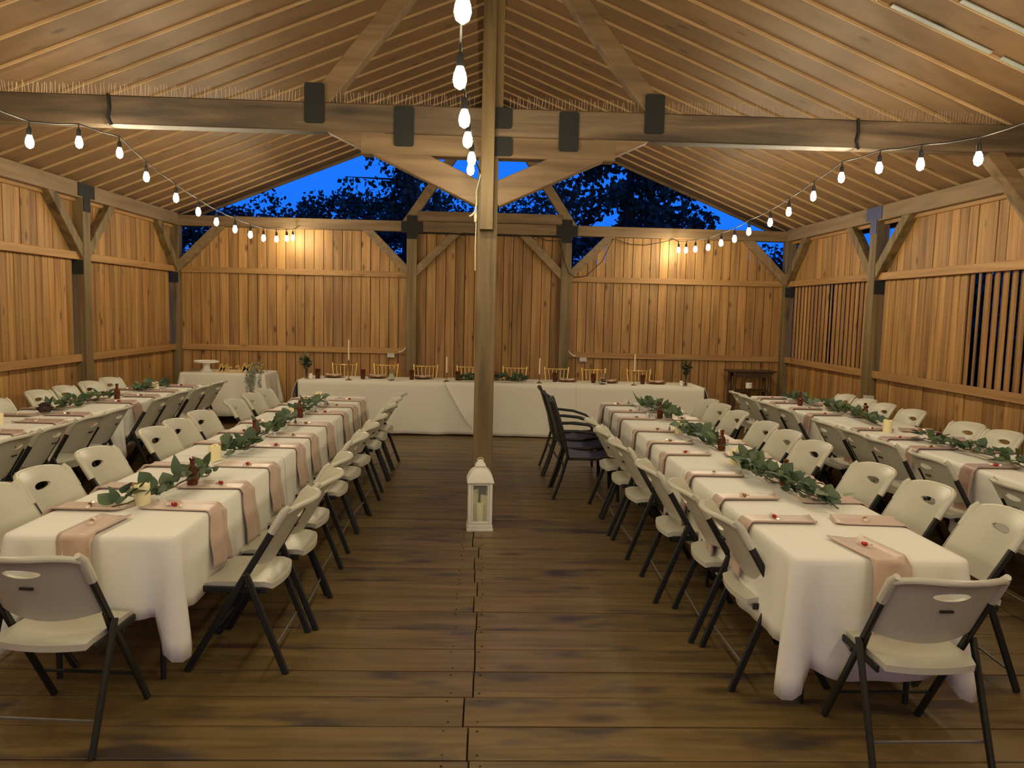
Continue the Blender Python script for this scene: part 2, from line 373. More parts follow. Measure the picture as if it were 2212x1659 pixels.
# ------------------------------------------------------------------ side walls
POSTY = (12.5, 9.63, 6.45, 3.40, 0.35, -2.70)  # last bay, unseen behind the camera, added to hold back sky light
def side_wall(s):
    root = empty('wall_left' if s < 0 else 'wall_right', (s * 4.93, 6.5, 0))
    tag(root, ('left' if s < 0 else 'right') + ' wall of cedar boards with a band of upright louvre slats between rails', kind='structure')
    X = lambda a: s * a
    part(MB().bar((X(4.93), 12.42, 3.11), (X(4.93), -2.9, 3.11), .165, .185, (0, 0, 1), .006), 'plate_beam', TIMBER_Y, root)
    for k, yp in enumerate(POSTY):
        if k: part(MB().bar((X(4.93), yp, 0), (X(4.93), yp, 3.02), .165, .165, (0, 1, 0), .006), 'post', TIMBER_Z, root)
    for k in range(5):
        ya, yb = POSTY[k] - .083, POSTY[k + 1] + .083
        for z in (2.335, 1.105):
            part(MB().bar((X(4.925), ya, z), (X(4.925), yb, z), .045, .092), 'rail', CEDAR_Y, root)
        part(MB().bar((X(4.95), ya, 3.0), (X(4.95), yb, 3.0), .03, .045), 'top_batten', CEDAR_Y, root)
        # braces
        for yy, sg in ((ya, -1), (yb, 1)):
            part(MB().bar((X(4.92), yy - sg * .04, 2.36), (X(4.92), yy + sg * .67, 3.07), .12, .125, (0, 0, 1), .005), 'brace', TIMBER_Z, root)
        n = round((ya - yb) / .148); p = (ya - yb) / n
        for i in range(n):
            b, a = ya - i * p, ya - (i + 1) * p
            jx = random.choice((0, .004, .007))
            def wallboard(z0, za, zb_, nm='board'):
                t = .022; g = .0045; w = b - a
                vs = []
                for (yy, zt) in ((g, za), (w - g, zb_)):
                    vs += [(0, yy, 0), (s * t, yy, 0), (s * t, yy, zt - z0), (0, yy, zt - z0)]
                fs = [(0, 3, 7, 4), (1, 5, 6, 2), (0, 4, 5, 1), (3, 2, 6, 7), (0, 1, 2, 3), (4, 7, 6, 5)]
                m = MB().add(vs, fs)
                put(nm, m.mesh(nm, CEDAR), root, Vector((X(4.965 + jx), a, z0)) - root.location)
            wallboard(0, 1.11, 1.11)
            def top(yv):
                z = 3.03
                if s > 0: z = min(z, 2.43 + min(ya - yv, yv - yb))
                return max(z, 2.36)
            wallboard(2.33, top(a), top(b))
        part(MB().box((X(5.002), (ya + yb) / 2, .55), (.006, ya - yb, 1.1)), 'gap_dark_sheet', SUBFLOOR, root)  # added dark sheets behind both board tiers, shutting out the sky
        c0 = .62 if s > 0 else 0
        part(MB().box((X(5.002), (ya + yb) / 2, 2.68), (.006, ya - yb - 2 * c0, .68)), 'gap_dark_sheet', SUBFLOOR, root)
        # louvre slats
        L = 1.175
        pitch = .128; n = int((ya - yb - .05) / pitch); off = ((ya - yb) - n * pitch) / 2
        sl = MB().bar((0, 0, 0), (0, 0, L), .142, .024, (1, 0, 0), .004).mesh('slat', CEDAR)
        for i in range(n):
            yc = ya - off - (i + .5) * pitch
            ang = math.radians(random.uniform(4, 8))
            if s > 0:
                if k == 0: ang = math.radians(random.uniform(14, 16))
                elif k == 1 and yc < 7.85: ang = math.radians(random.uniform(18, 25))
                elif k > 1: ang = math.radians(random.uniform(5, 20))
                if k == 0 and i in (10, 19): ang = math.radians(25)
                if k == 1 and abs(yc - 7.62) < .07: ang = math.radians(36)
            o = put('slat', sl, root, Vector((X(4.985), yc, 1.135)) - root.location, (0, 0, -s * ang))
    # T shaped plates on the posts
    for yp in POSTY[1:4]:
        m = STEEL if s < 0 else STEEL_SKYTINT
        pts = [(-.19, .19), (.19, .19), (.19, .03), (.08, .03), (.08, -.14), (-.08, -.14), (-.08, .03), (-.19, .03)]
        vs = [(X(4.846), yp + p[0], 3.005 + p[1]) for p in pts] + [(X(4.838), yp + p[0], 3.005 + p[1]) for p in pts]
        part(MB().add(vs, [tuple(range(8)), tuple(range(15, 7, -1))] + [(i, (i + 1) % 8, 8 + (i + 1) % 8, 8 + i) for i in range(8)]), 'steel_plate', m, root)
        part(MB().box((X(4.93), yp + .086, 2.20), (.14, .01, .17)), 'steel_plate', STEEL, root)
        part(MB().box((X(4.93), yp - .086, 2.20), (.14, .01, .17)), 'steel_plate', STEEL, root)
    if s > 0: part(MB().box((4.81, 9.40, .80), (.09, .10, .10)).lathe([(.028, 0), (.024, .02), (.0, .022)], 10, (4.81, 9.345, .80)), 'outlet_box', GREYBOX, root)
    return root
side_wall(-1); side_wall(1)
wf = empty('wall_front_added', (0, -2.95, 0)); tag(wf, 'added front wall of cedar boards with a wide doorway, unseen, limiting sky light', kind='structure')  # unseen wall, added to cut the sky light on near fronts
fx = -4.9
while fx < 4.9:
    x2 = min(4.9, fx + .30); xm = (fx + x2) / 2
    zb_ = 2.5 if abs(xm) < 1.9 else 0.0
    part(MB().box((xm, -2.95, (zb_ + 5.1 - .4 * abs(xm)) / 2), (x2 - fx - .008, .024, 5.1 - .4 * abs(xm) - zb_)), 'board', CEDAR, wf)
    fx = x2

# ------------------------------------------------------------------ ceiling
ceil = empty('ceiling', (0, 6.5, 3.2)); tag(ceil, 'sloping roof ceiling of wide boards with pale gaps between them', kind='structure')
RZ = 5.17; RS = .4
rn = Vector((RS, 0, 1)).normalized()
YR0, YR1, RP = -3.3, 13.1, .391
FLY = (13.1 - .391 * 19 - .045, 13.1 - .391 * 20 - .045)
for s in (-1, 1):
    n = int((YR1 - YR0) / RP)
    gap = .022
    bm_ = MB().bar((s * 5.4, 0, RZ - RS * 5.4), (s * .02, 0, RZ - RS * .02), RP + .012, .026, (s * RS, 0, 1), .002)
    nr = Vector((s * RS, 0, 1)).normalized()
    bm_.v = [tuple(Vector(v) + nr * (.020 + .045 * v[1])) for v in bm_.v]   # lapped: the edge towards the front hangs lower
    me = bm_.mesh('roof_board', ROOFW)
    em = MB().bar((s * 5.0, 0, RZ - RS * 5.0), (s * .05, 0, RZ - RS * .05), .014, .030, (s * RS, 0, 1), .002)
    em.v = [tuple(Vector(v) + nr * .009) for v in em.v]; es = em.mesh('edge_strip', PALEEDGE)
    for i in range(n):
        yc = YR1 - RP * (i + .5)
        put('roof_board', me, ceil, Vector((0, yc, random.uniform(0, .004))) - ceil.location)
        put('edge_strip', es, ceil, Vector((0, yc - RP / 2 - .012, 0)) - ceil.location)
    for j in range(9):
        xx = .25 + j * .62
        pm = MB().bar((s * xx, YR0, RZ - RS * xx + .085), (s * xx, YR1, RZ - RS * xx + .085), .09, .045, tuple(nr))
        part(pm, 'purlin', CEDAR_Y, ceil)
    sh = MB(); zz = .13
    pts = [(s * 5.6, RZ - RS * 5.6 + zz), (0, RZ + zz)]
    vs = [(p[0], yy, p[1] + dz) for p in pts for yy in (YR0 - .1, YR1 + .1) for dz in (0, .01)]
    sh.add(vs, [(0, 2, 6, 4), (1, 5, 7, 3), (0, 1, 3, 2), (4, 6, 7, 5), (0, 4, 5, 1), (2, 3, 7, 6)])
    part(sh, 'metal_sheet', METALROOF, ceil)
    # barge board at the gable
    part(MB().bar((s * 5.4, YR1 + .02, RZ - RS * 5.4 + .05), (0, YR1 + .02, RZ + .05), .03, .14, (0, 0, 1)), 'barge_board', TIMBER_X, ceil)
for (yf, segs) in ((FLY[0], ((1.6, 2.75), (2.85, 3.6), (3.68, 4.6))), (FLY[1], ((2.2, 3.0), (3.12, 4.4)))):
    for (xa, xb) in segs:
        nr = Vector((RS, 0, 1)).normalized() * .004
        part(MB().bar(tuple(Vector((xa, yf, RZ - RS * xa)) + nr), tuple(Vector((xb, yf, RZ - RS * xb)) + nr), .045, .012, (RS, 0, 1), .002), 'flashing_strip', METALROOF, ceil)
part(MB().bar((0, YR0, RZ - .075), (0, YR1, RZ - .075), .07, .15), 'ridge_beam', TIMBER_Y, ceil)

# ------------------------------------------------------------------ centre post and truss
post = MB().bar((0, 0, 0), (0, 0, 3.035), .162, .162, (0, 1, 0), .006).obj('timber_post', TIMBER_Z, None, (0, 6.47, 0))
tag(post, 'tall square timber post standing in the aisle behind the white lantern', 'post')
YT = 6.47
tr = empty('roof_truss', (0, YT, 3.2)); tag(tr, 'heavy timber roof truss with black steel plates spanning the hall above the centre post', 'roof truss')
part(MB().bar((-5.0, YT, 3.315), (5.0, YT, 3.315), .17, .225, (0, 0, 1), .01), 'tie_beam', WEATHERED, tr)
part(MB().bar((-1.03, YT, 3.118), (1.03, YT, 3.118), .155, .168, (0, 0, 1), .008), 'lower_beam', TIMBER_X, tr)
for s in (-1, 1):
    part(MB().bar((s * .05, YT - .005, 2.735), (s * 1.26, YT - .005, 3.288), .14, .195, (0, 0, 1), .006), 'brace', TIMBER_X, tr)
    part(MB().bar((s * 1.42, YT, 3.37), (s * .06, YT, 5.10), .14, .15, (0, 0, 1), .006), 'strut', TIMBER_X, tr)
    # knee brace to the side post
    part(MB().bar((s * 4.18, YT - .01, 3.22), (s * 4.92, YT - .01, 2.42), .13, .13, (0, 0, 1), .006), 'brace', TIMBER_X, tr)
    def rplate(x, z, w=.16, h=.315):
        pts = []; r = .02
        for cx, cz, a0 in ((w / 2 - r, h / 2 - r, 0), (-w / 2 + r, h / 2 - r, 90), (-w / 2 + r, -h / 2 + r, 180), (w / 2 - r, -h / 2 + r, 270)):
            for a in (0, 45, 90): pts.append((x + cx + r * math.cos(math.radians(a0 + a)), z + cz + r * math.sin(math.radians(a0 + a))))
        n = len(pts); yf = YT - .088
        vs = [(p[0], yf, p[1]) for p in pts] + [(p[0], yf - .009, p[1]) for p in pts]
        part(MB().add(vs, [tuple(range(n)), tuple(range(2 * n - 1, n - 1, -1))] + [(i, (i + 1) % n, n + (i + 1) % n, n + i) for i in range(n)]), 'steel_plate', STEEL, tr)
    rplate(s * 1.37 - .03, 3.415); rplate(s * .665 - .02, 3.255)
rplate(.085, 3.345, .20, .165); rplate(.09, 3.12, .20, .15)
part(MB().bar((0.03, YT, 3.42), (0.03, YT, 5.08), .16, .16, (0, 1, 0)), 'king_post', TIMBER_Z, tr)
part(MB().bar((-.008, YT - .135, 2.45), (-.008, YT - .135, 5.1), .106, .085, (0, 1, 0), .005), 'front_king_post', TIMBER_Z, tr)
spk = MB(); xx = -4.9
while xx < 4.9:
    if not -.12 < xx < .16:
        l = random.uniform(.075, .105); dx = random.uniform(-.012, .012)
        spk.tube([(xx, YT - .06, 3.425), (xx + dx, YT - .065, 3.425 + l)], .0016, 3, cap=False)
    xx += random.uniform(.018, .034)
sp = part(spk, 'bird_spikes', SPIKE, tr); sp['kind'] = 'stuff'
for xs in (-3.02, 3.02):
    part(MB().tube([(xs, YT - .09, 3.435), (xs + .01, YT - .094, 3.33), (xs - .005, YT - .094, 3.25), (xs + .02, YT - .09, 3.19)], .014, 6), 'cable_tie', RUBBER, tr)

# ------------------------------------------------------------------ string lights
bulb_me = MB().lathe([(.004, -.088), (.021, -.077), (.0278, -.052), (.024, -.028), (.0135, 0)], 8).mesh('bulb', BULB, True)
sock_me = MB().lathe([(.012, -.004), (.0165, .0), (.0165, .040), (.010, .052), (.004, .06), (.004, .085)], 8).mesh('socket', RUBBER, True, 40)
def string_lights(label, bulbs, ends):
    """bulbs: world positions of the bulb centres"""
    root = empty('string_lights', bulbs[0]); tag(root, label, 'string lights')
    cord = [ends[0]] if ends[0] else []
    for i, b in enumerate(bulbs):
        b = Vector(b)
        bo = put('bulb', bulb_me, root, b + Vector((0, 0, .045)) - root.location, (0, 0, 0))
        put('socket', sock_me, bo)
        cord.append(tuple(b + Vector((0, 0, .135))))
        if i < len(bulbs) - 1:
            n = Vector(bulbs[i + 1]); cord.append(tuple((b + n) / 2 + Vector((0, 0, .127))))
    if ends[1]: cord += ends[1]
    part(MB().tube(cord, .0055, 6), 'cord', RUBBER, root, smooth=True)
    return root
Lb = [(-3.08, 5.4, 2.85), (-3.05, 5.98, 2.97), (-3.05, 6.62, 3.02), (-3.05, 7.12, 2.91), (-3.02, 7.7, 2.81), (-3.02, 8.28, 2.75), (-3.03, 8.85, 2.71), (-3.01, 9.43, 2.69), (-3.0, 10.0, 2.68), (-3.0, 10.58, 2.69), (-2.98, 11.15, 2.73), (-2.98, 11.72, 2.79), (-3.02, 12.25, 2.85)]
Rb = [(3.08, 4.85, 2.82), (3.03, 5.42, 2.89), (3.03, 6.0, 2.97), (3.02, 6.62, 3.0), (3.01, 7.15, 2.92), (3.01, 7.72, 2.85), (3.04, 8.3, 2.81), (3.01, 8.88, 2.77), (3.03, 9.45, 2.74), (3.04, 10.02, 2.74), (3.04, 10.6, 2.73), (3.02, 11.18, 2.75), (3.03, 11.75, 2.78), (3.04, 12.25, 2.82)]
Cb = [(-.13, 5.75, 2.82), (-.11, 5.1, 2.77), (-.12, 4.45, 2.75), (-.12, 3.8, 2.71), (-.12, 3.15, 2.71), (-.09, 2.5, 2.73)]
preL = [(-3.06, 5.4 - .575 * k, 2.85 - .06 * math.sin(PI * k / 9) ** 2) for k in range(13, 0, -1)]
preR = [(3.06, 4.85 - .575 * k, 2.82 - .06 * math.sin(PI * k / 8) ** 2) for k in range(12, 0, -1)]
postC = [(-.09, 2.5 - .65 * k, 2.73 + .03 * k) for k in range(1, 8)]
string_lights('string of lit bulbs swagged along the left side of the hall', preL + Lb, (None, [(-3.0, 12.41, 3.02), (-2.95, 12.42, 3.06)]))
string_lights('string of lit bulbs swagged along the right side of the hall', preR + Rb, (None, [(3.0, 12.41, 3.0), (2.95, 12.42, 3.02)]))
sc_ = string_lights('string of lit bulbs over the aisle leading to the centre post', [tuple(b) for b in Cb] + postC, ((-.06, 6.36, 2.9), None))
part(MB().tube([(-.06, 6.36, 2.9), (-.095, 6.375, 2.75), (-.09, 6.378, 2.62), (-.095, 6.38, 2.3), (-.092, 6.38, 2.12)], .004, 5), 'loose_cord', TWINE, sc_)
part(MB().tube([(-.09, 6.37, 2.66), (-.10, 6.36, 2.60), (-.12, 6.35, 2.57), (-.145, 6.35, 2.555)], .007, 5), 'knot_tail', TWINE, sc_)
part(MB().lathe([(.003, -.055), (.012, -.04), (.014, 0), (.010, .03), (.003, .05)], 8, (-.096, 6.372, 2.56)), 'knot', TWINE, sc_, smooth=True)
# loose cable along the back beam
cab = MB().tube([(.75, 12.40, 2.99), (.95, 12.40, 2.93), (1.15, 12.40, 2.93), (1.25, 12.39, 2.6), (1.32, 12.39, 2.42), (1.42, 12.40, 2.36), (1.6, 12.41, 2.38), (1.85, 12.41, 2.62), (2.02, 12.41, 2.99), (2.3, 12.41, 2.90), (2.55, 12.41, 2.90), (2.8, 12.41, 2.95), (2.98, 12.41, 3.0)], .006, 6).obj('power_cable', RUBBER, smooth=True)
tag(cab, 'thin black cable looping down the back wall right of the centre post', 'cable')

# ------------------------------------------------------------------ folding chair
def tube_y(z): return .235 - z / .80 * .475
def chair_meshes():
    M = {}
    # backrest with hand hole
    W_, us, vs_ = .222, 15, 11
    pts = []; loops = []
    for i in range(us + 1):
        for j in range(vs_ + 1):
            pts.append(((i / us * 2 - 1) * W_, j / vs_))
    def ell(cu, cv, a, b, n, flat=False):
        o = []
        for k in range(n):
            t = 2 * PI * k / n; su, sv = math.cos(t), math.sin(t)
            if flat and sv > 0: sv *= .45
            o.append((cu + a * su, cv + b * sv))
        return o
    holes = [ell(0, .735, .076, .060, 22)]
    def inside(p, poly):
        c = False; n = len(poly)
        for k in range(n):
            (x1, y1), (x2, y2) = poly[k], poly[(k + 1) % n]
            if (y1 > p[1]) != (y2 > p[1]) and p[0] < (x2 - x1) * (p[1] - y1) / (y2 - y1) + x1: c = not c
        return c
    def near(p):
        return any(abs(p[0] - h[0]) < .012 and abs(p[1] - h[1]) < .03 or inside(p, H) for H in holes for h in H)
    pts = [p for p in pts if not near(p)]
    edges = []
    for H in holes:
        o = len(pts); pts += H; edges += [(o + k, o + (k + 1) % len(H)) for k in range(len(H))]
    r = delaunay_2d_cdt([Vector(p) for p in pts], edges, [], 0, 1e-6)
    V = [tuple(v) for v in r[0]]; F = []
    for f in r[2]:
        c = (sum(V[i][0] for i in f) / 3, sum(V[i][1] for i in f) / 3)
        if not any(inside(c, H) for H in holes): F.append(tuple(f))
    def mp(u, v, off):
        q = u / W_
        zb = .505 + .035 * q * q; zt = .838 - .030 * abs(q) ** 5
        z = zb + (zt - zb) * v
        y = tube_y(z) - .072 * (1 - q * q) - (.026 * max(0, (v - .80) / .20) ** 2) * (1 - .5 * q * q) + .012
        return (u, y + off, z - (.004 if off < 0 and v > .95 else 0))
    mb = MB(); n = len(V)
    vv = [mp(u, v, .010) for u, v in V] + [mp(u, v, -.010) for u, v in V]
    ff = list(F) + [tuple(n + i for i in reversed(f)) for f in F]
    cnt = {}
    for f in F:
        for a, b in zip(f, f[1:] + f[:1]): cnt[(a, b)] = 1
    for (a, b) in list(cnt):
        if (b, a) not in cnt: ff.append((b, a, n + a, n + b))
    mb.add(vv, ff)
    mb.tube([tuple(Vector(mp(W_ * (k / 8 - 1), 1.0, 0)) + Vector((0, -.006, -.006))) for k in range(17)], .0135, 8)   # rolled top rim
    for s in (-1, 1):   # sleeves over the tube ends
        mb.tube([(s * .222, tube_y(.70) , .70), (s * .222, tube_y(.80), .80), (s * .218, tube_y(.83) - .008, .828)], [.021, .021, .014], 8)
    M['slot'] = MB().bar((-.026, tube_y(.68) - .078, .682), (.026, tube_y(.68) - .078, .682), .012, .010, (0, 0, 1), .003).mesh('slot_shade_bar', FRAME)  # dark bar standing in for the shade inside the slot recess
    M['backrest'] = mb.mesh('backrest', PLASTIC, True, 45)
    # seat
    mb = MB(); nu, nv = 10, 8; top = []; bot = []
    for j in range(nv + 1):
        for i in range(nu + 1):
            u = i / nu * 2 - 1; v = j / nv
            hw = .198 - .012 * abs(2 * v - 1) ** 6
            yb = -.175 - .032 * (1 - u * u); yf = .182 - .012 * u ** 6
            y_ = yb + (yf - yb) * v
            z_ = .447 - .012 * (1 - u * u) * math.sin(PI * v) - .018 * max(0, v - .85) / .15 - .012 * max(0, .1 - v) / .1
            top.append((u * hw, y_, z_)); bot.append((u * hw * .985, y_ * .99, z_ - .028))
    m_ = len(top); W1 = nu + 1; fs = []
    for j in range(nv):
        for i in range(nu):
            a = j * W1 + i; q = (a, a + 1, a + W1 + 1, a + W1)
            fs += [q, tuple(m_ + k for k in reversed(q))]
    rim = [i for i in range(W1)] + [j * W1 + nu for j in range(1, nv + 1)] + [nv * W1 + i for i in range(nu - 1, -1, -1)] + [j * W1 for j in range(nv - 1, 0, -1)]
    for a, b in zip(rim, rim[1:] + rim[:1]): fs.append((a, m_ + a, m_ + b, b))
    mb.add(top + bot, fs)
    M['seat'] = mb.mesh('seat', PLASTIC, True, 50)
    for s in (-1, 1):
        M['fleg%d' % s] = MB().bar((s * .218, tube_y(0), 0), (s * .222, tube_y(.79), .79), .020, .034, (0, 1, 0), .007).mesh('front_leg', FRAME)
        rb = MB().bar((s * .243, tube_y(.50) + .0, .50), (s * .243, -.252, 0), .020, .034, (0, 1, 0), .007)
        M['rleg%d' % s] = rb.mesh('rear_leg', FRAME)
        M['rail%d' % s] = MB().bar((s * .203, .16, .412), (s * .203, -.15, .405), .014, .030, (0, 0, 1), .004).bar((s * .208, -.03, .42), (s * .208, tube_y(.53), .53), .012, .022, (0, 1, 0), .003).mesh('seat_rail', FRAME)
    M['fst'] = MB().tube([(-.215, tube_y(.16), .16), (.215, tube_y(.16), .16)], .008, 6).mesh('front_stretcher', FRAME)
    M['rst'] = MB().tube([(-.24, -.252 + .12 * .53, .12), (.24, -.252 + .12 * .53, .12)], .007, 6).mesh('rear_stretcher', RODM)
    M['bst'] = MB().tube([(-.215, .05, .395), (.215, .05, .395)], .009, 6).mesh('seat_crossbar', FRAME)
    return M
CM = chair_meshes()
def make_chair():
    r = empty('white_folding_chair')
    put('seat', CM['seat'], r); put('slot_shade_bar', CM['slot'], put('backrest', CM['backrest'], r))
    for s in (-1, 1):
        put('leg', CM['fleg%d' % s], r); put('leg', CM['rleg%d' % s], r); put('seat_rail', CM['rail%d' % s], r)
    put('stretcher', CM['fst'], r); put('stretcher', CM['rst'], r); put('seat_crossbar', CM['bst'], r)
    return r
_chair = None
def chair(x, y, rz, label):
    global _chair
    if _chair is None: _chair = make_chair(); c = _chair
    else: c = copy_tree(_chair)
    c.location = (x, y, 0); c.rotation_euler = (0, 0, rz)
    tag(c, label, 'chair', 'white folding chairs')
    return c
R2 = dict(T1='far left table row', T2='left aisle table row', T3='right aisle table row', T4='far right table row')
def rowchairs(xs, ys, rz, row, side, nfrom='near end', dx=()):
    for i, yc in enumerate(sorted(ys)):
        chair(xs + (dx[i] if i < len(dx) else 0) + random.uniform(-.015, .015), yc, rz + math.radians(random.uniform(-4, 4)), f'almond white folding chair, {ORD[i]} from {nfrom}, {side} of {R2[row]}')
# facing -x : +90deg ; facing +x : -90deg
rowchairs(-1.235, [3.90, 4.41, 4.95, 5.77, 6.33, 6.88, 7.68, 8.21, 8.72], PI / 2, 'T2', 'aisle side', dx=(.03, .06, .02))
rowchairs(-2.235, [3.38, 3.92, 4.37, 5.0, 5.87, 6.33, 6.84, 7.74, 8.32, 8.80][1:], -PI / 2, 'T2', 'wall side')
rowchairs(1.28, [3.76, 4.28, 4.86, 5.72, 6.30, 6.86], -PI / 2, 'T3', 'aisle side', dx=(.20, .15, .06, .02))
rowchairs(2.30, [3.78, 4.34, 4.88, 5.76, 6.32, 6.84, 7.60, 8.16, 8.62], PI / 2, 'T3', 'wall side', dx=(.12, .06, 0))
rowchairs(3.49, [4.45, 5.40, 6.10, 6.57, 7.10, 8.12, 8.63, 9.2, 9.66], -PI / 2, 'T4', 'aisle side')
rowchairs(4.33, [5.55, 6.55, 7.05, 8.02, 8.58, 9.02, 9.53], PI / 2, 'T4', 'wall side')
rowchairs(-3.60, [5.55, 6.06, 6.64, 7.10, 8.05, 8.6, 9.15, 9.72], PI / 2, 'T1', 'aisle side')
rowchairs(-4.42, [7.45, 8.22, 8.72, 9.25, 9.76], -PI / 2, 'T1', 'wall side')
chair(-1.74, 3.20, math.radians(-4), 'almond white folding chair at the near end of the left aisle table row')
chair(1.80, 3.06, math.radians(1), 'almond white folding chair at the near end of the right aisle table row')

# ------------------------------------------------------------------ tables and cloths
ZT = .75
def table_meshes(L, W):
    D = {}
    D['top'] = MB().bar((0, -L / 2 + .012, ZT - .03), (0, L / 2 - .012, ZT - .03), W - .024, .04, (0, 0, 1), .008).mesh('tabletop', TABLETOP)
    D['frame'] = MB().bar((-W * .36, -L * .4, ZT - .065), (-W * .36, L * .4, ZT - .065), .02, .03).bar((W * .36, -L * .4, ZT - .065), (W * .36, L * .4, ZT - .065), .02, .03).mesh('apron', FRAME)
    D['leg'] = MB().tube([(0, 0, ZT - .06), (0, 0, .36), (.0, .03, .30), (.0, .07, .22), (.0, .085, .12), (.0, .085, 0)], .014, 8).mesh('leg', FRAME, True, 60)
    D['bar'] = MB().tube([(-W * .33, 0, .33), (W * .33, 0, .33)], .012, 8).mesh('crossbar', FRAME)
    return D
TM = {}
def table(x, y, L, W, rz, label, name='folding_table', group='folding tables under cloths'):
    key = (round(L, 2), round(W, 2))
    if key not in TM: TM[key] = table_meshes(L, W)
    D = TM[key]; r = empty(name, (x, y, 0), rz)
    put('tabletop', D['top'], r); put('apron', D['frame'], r)
    for s in (-1, 1):
        for t in (-1, 1): put('leg', D['leg'], r, (t * W * .33, s * L * .36, 0), (0, 0, 0 if s > 0 else PI))
        put('crossbar', D['bar'], r, (0, s * L * .36, 0))
    tag(r, label, 'table', group)
def cloth(x0, x1, y0, y1, drops, label, mat=CLOTH, name='tablecloth', zt=ZT, ruffle=.010, seed=1, flare=.012, ends=(True, True), cornerdrop=.16, group='white tablecloths'):
    """drops: (left, right, near, far); ends: drape at near, far"""
    rnd = random.Random(seed)
    ph = [rnd.uniform(0, 6.28) for _ in range(4)]
    dl, dr, dn, df = drops
    rc = .035
    def seg(a, b, n): return [(a[0] + (b[0] - a[0]) * i / n, a[1] + (b[1] - a[1]) * i / n) for i in range(n + 1)]
    paths = []
    ny = max(8, int((y1 - y0) / .03)); nx = max(8, int((x1 - x0) / .02))
    def corner(cx, cy, a0, a1):
        return [((cx + rc * math.cos(math.radians(a0 + (a1 - a0) * k / 4)), cy + rc * math.sin(math.radians(a0 + (a1 - a0) * k / 4))), (math.cos(math.radians(a0 + (a1 - a0) * k / 4)), math.sin(math.radians(a0 + (a1 - a0) * k / 4))), None) for k in range(5)]
    yn = y0 + (rc if ends[0] else 0); yf = y1 - (rc if ends[1] else 0)
    left = [(p, (-1, 0), 'L') for p in seg((x0, yf), (x0, yn), ny)]
    right = [(p, (1, 0), 'R') for p in seg((x1, yn), (x1, yf), ny)]
    near = [(p, (0, -1), 'N') for p in seg((x0 + rc, y0), (x1 - rc, y0), nx)]
    far = [(p, (0, 1), 'F') for p in seg((x1 - rc, y1), (x0 + rc, y1), nx)]
    cNL = corner(x0 + rc, y0 + rc, 180, 270); cNR = corner(x1 - rc, y0 + rc, 270, 360)
    cFR = corner(x1 - rc, y1 - rc, 0, 90); cFL = corner(x0 + rc, y1 - rc, 90, 180)
    loop = list(left)
    loop += (cNL + near + cNR) if ends[0] else []
    loop += right
    loop += (cFR + far + cFL) if ends[1] else []
    # remove duplicates
    L2 = []
    for q in loop:
        if not L2 or (Vector(q[0]) - Vector(L2[-1][0])).length > 1e-4: L2.append(q)
    loop = L2
    n = len(loop)
    corners = []
    if ends[0]: corners += [(x0, y0, dl, dn), (x1, y0, dr, dn)]
    if ends[1]: corners += [(x0, y1, dl, df), (x1, y1, dr, df)]
    rows = [0, .02, .06, .14, .25, .4, .55, .7, .85, 1.0]
    vs = []; dist = 0
    S = [0.0]
    for i in range(1, n): S.append(S[-1] + (Vector(loop[i][0]) - Vector(loop[i - 1][0])).length)
    def info(i):
        (px, py), nrm, side = loop[i]
        cd = min([math.hypot(px - c[0], py - c[1]) for c in corners], default=9)
        f = max(0, 1 - cd / .26) if cd < .26 else 0.0
        d = dict(L=dl, R=dr, N=dn, F=df).get(side)
        if d is None:
            c = min(corners, key=lambda c: math.hypot(px - c[0], py - c[1])); d = (c[2] + c[3]) / 2
        else:
            # ease between different drops
            for c in corners:
                q = math.hypot(px - c[0], py - c[1])
                if q < .2: d = d + ((c[2] + c[3]) / 2 - d) * (1 - q / .2)
        return d + cornerdrop * min(1, 1.25 * max(0, 1 - cd / .085)) ** .8, f
    for ri, t in enumerate(rows):
        for i in range(n):
            (px, py), nrm, side = loop[i]
            d, f = info(i)
            s = S[i]
            w = (math.sin(s * 9.3 + ph[0]) + .6 * math.sin(s * 17.1 + ph[1]) + .35 * math.sin(s * 31 + ph[2])) * ruffle
            cdist = (1 - f) * .26
            g1 = math.exp(-(cdist / .04) ** 4); g2 = math.exp(-((cdist - .10) / .035) ** 2)
            o = .006 * min(1, t / .06) + flare * t + (w + ruffle * .9) * t ** 1.2 * (1 - .7 * g1) + (g1 * .06 - g2 * .045) * t
            z = zt - (d * t if t > .06 else d * t)
            if t == 0: o = -.006
            elif t == .02: o = .002
            elif t == .06: o = .006
            sag = .010 * math.sin(s * 6.1 + ph[3]) * t
            vs.append((px + nrm[0] * o, py + nrm[1] * o, max(.012, z + sag)))
    fs = []
    closed = ends[0] and ends[1]
    m = n if closed else n - 1
    skip = set()
    if not closed:
        # open gap edges along straight inner ends
        if not ends[0]:
            k = len([q for q in loop if q[2] == 'L']) - 1; skip.add(k)
    if closed is False and not ends[1] and not ends[0]: pass
    rng = [i for i in range(m) if i not in skip]
    for r in range(len(rows) - 1):
        for i in rng:
            j = (i + 1) % n
            fs.append((r * n + i, r * n + j, (r + 1) * n + j, (r + 1) * n + i))
    # top: inset ring and cap
    inset = []
    cxm, cym = (x0 + x1) / 2, (y0 + y1) / 2
    o0 = len(vs)
    for i in range(n):
        (px, py), nrm, side = loop[i]
        vs.append((px - nrm[0] * .03, py - nrm[1] * .03, zt + .001))
    for i in range(m):
        j = (i + 1) % n
        if i in skip: continue
        fs.append((i, o0 + i, o0 + j, j))
    fs.append(tuple(o0 + i for i in range(n)))
    mb = MB(); mb.add([(v[0] - cxm, v[1] - cym, v[2]) for v in vs], fs)
    me = mb.mesh(name, mat, True, 60)
    o = put(name, me, None, (cxm, cym, 0))
    md = o.modifiers.new('thick', 'SOLIDIFY'); md.thickness = .003; md.offset = 1
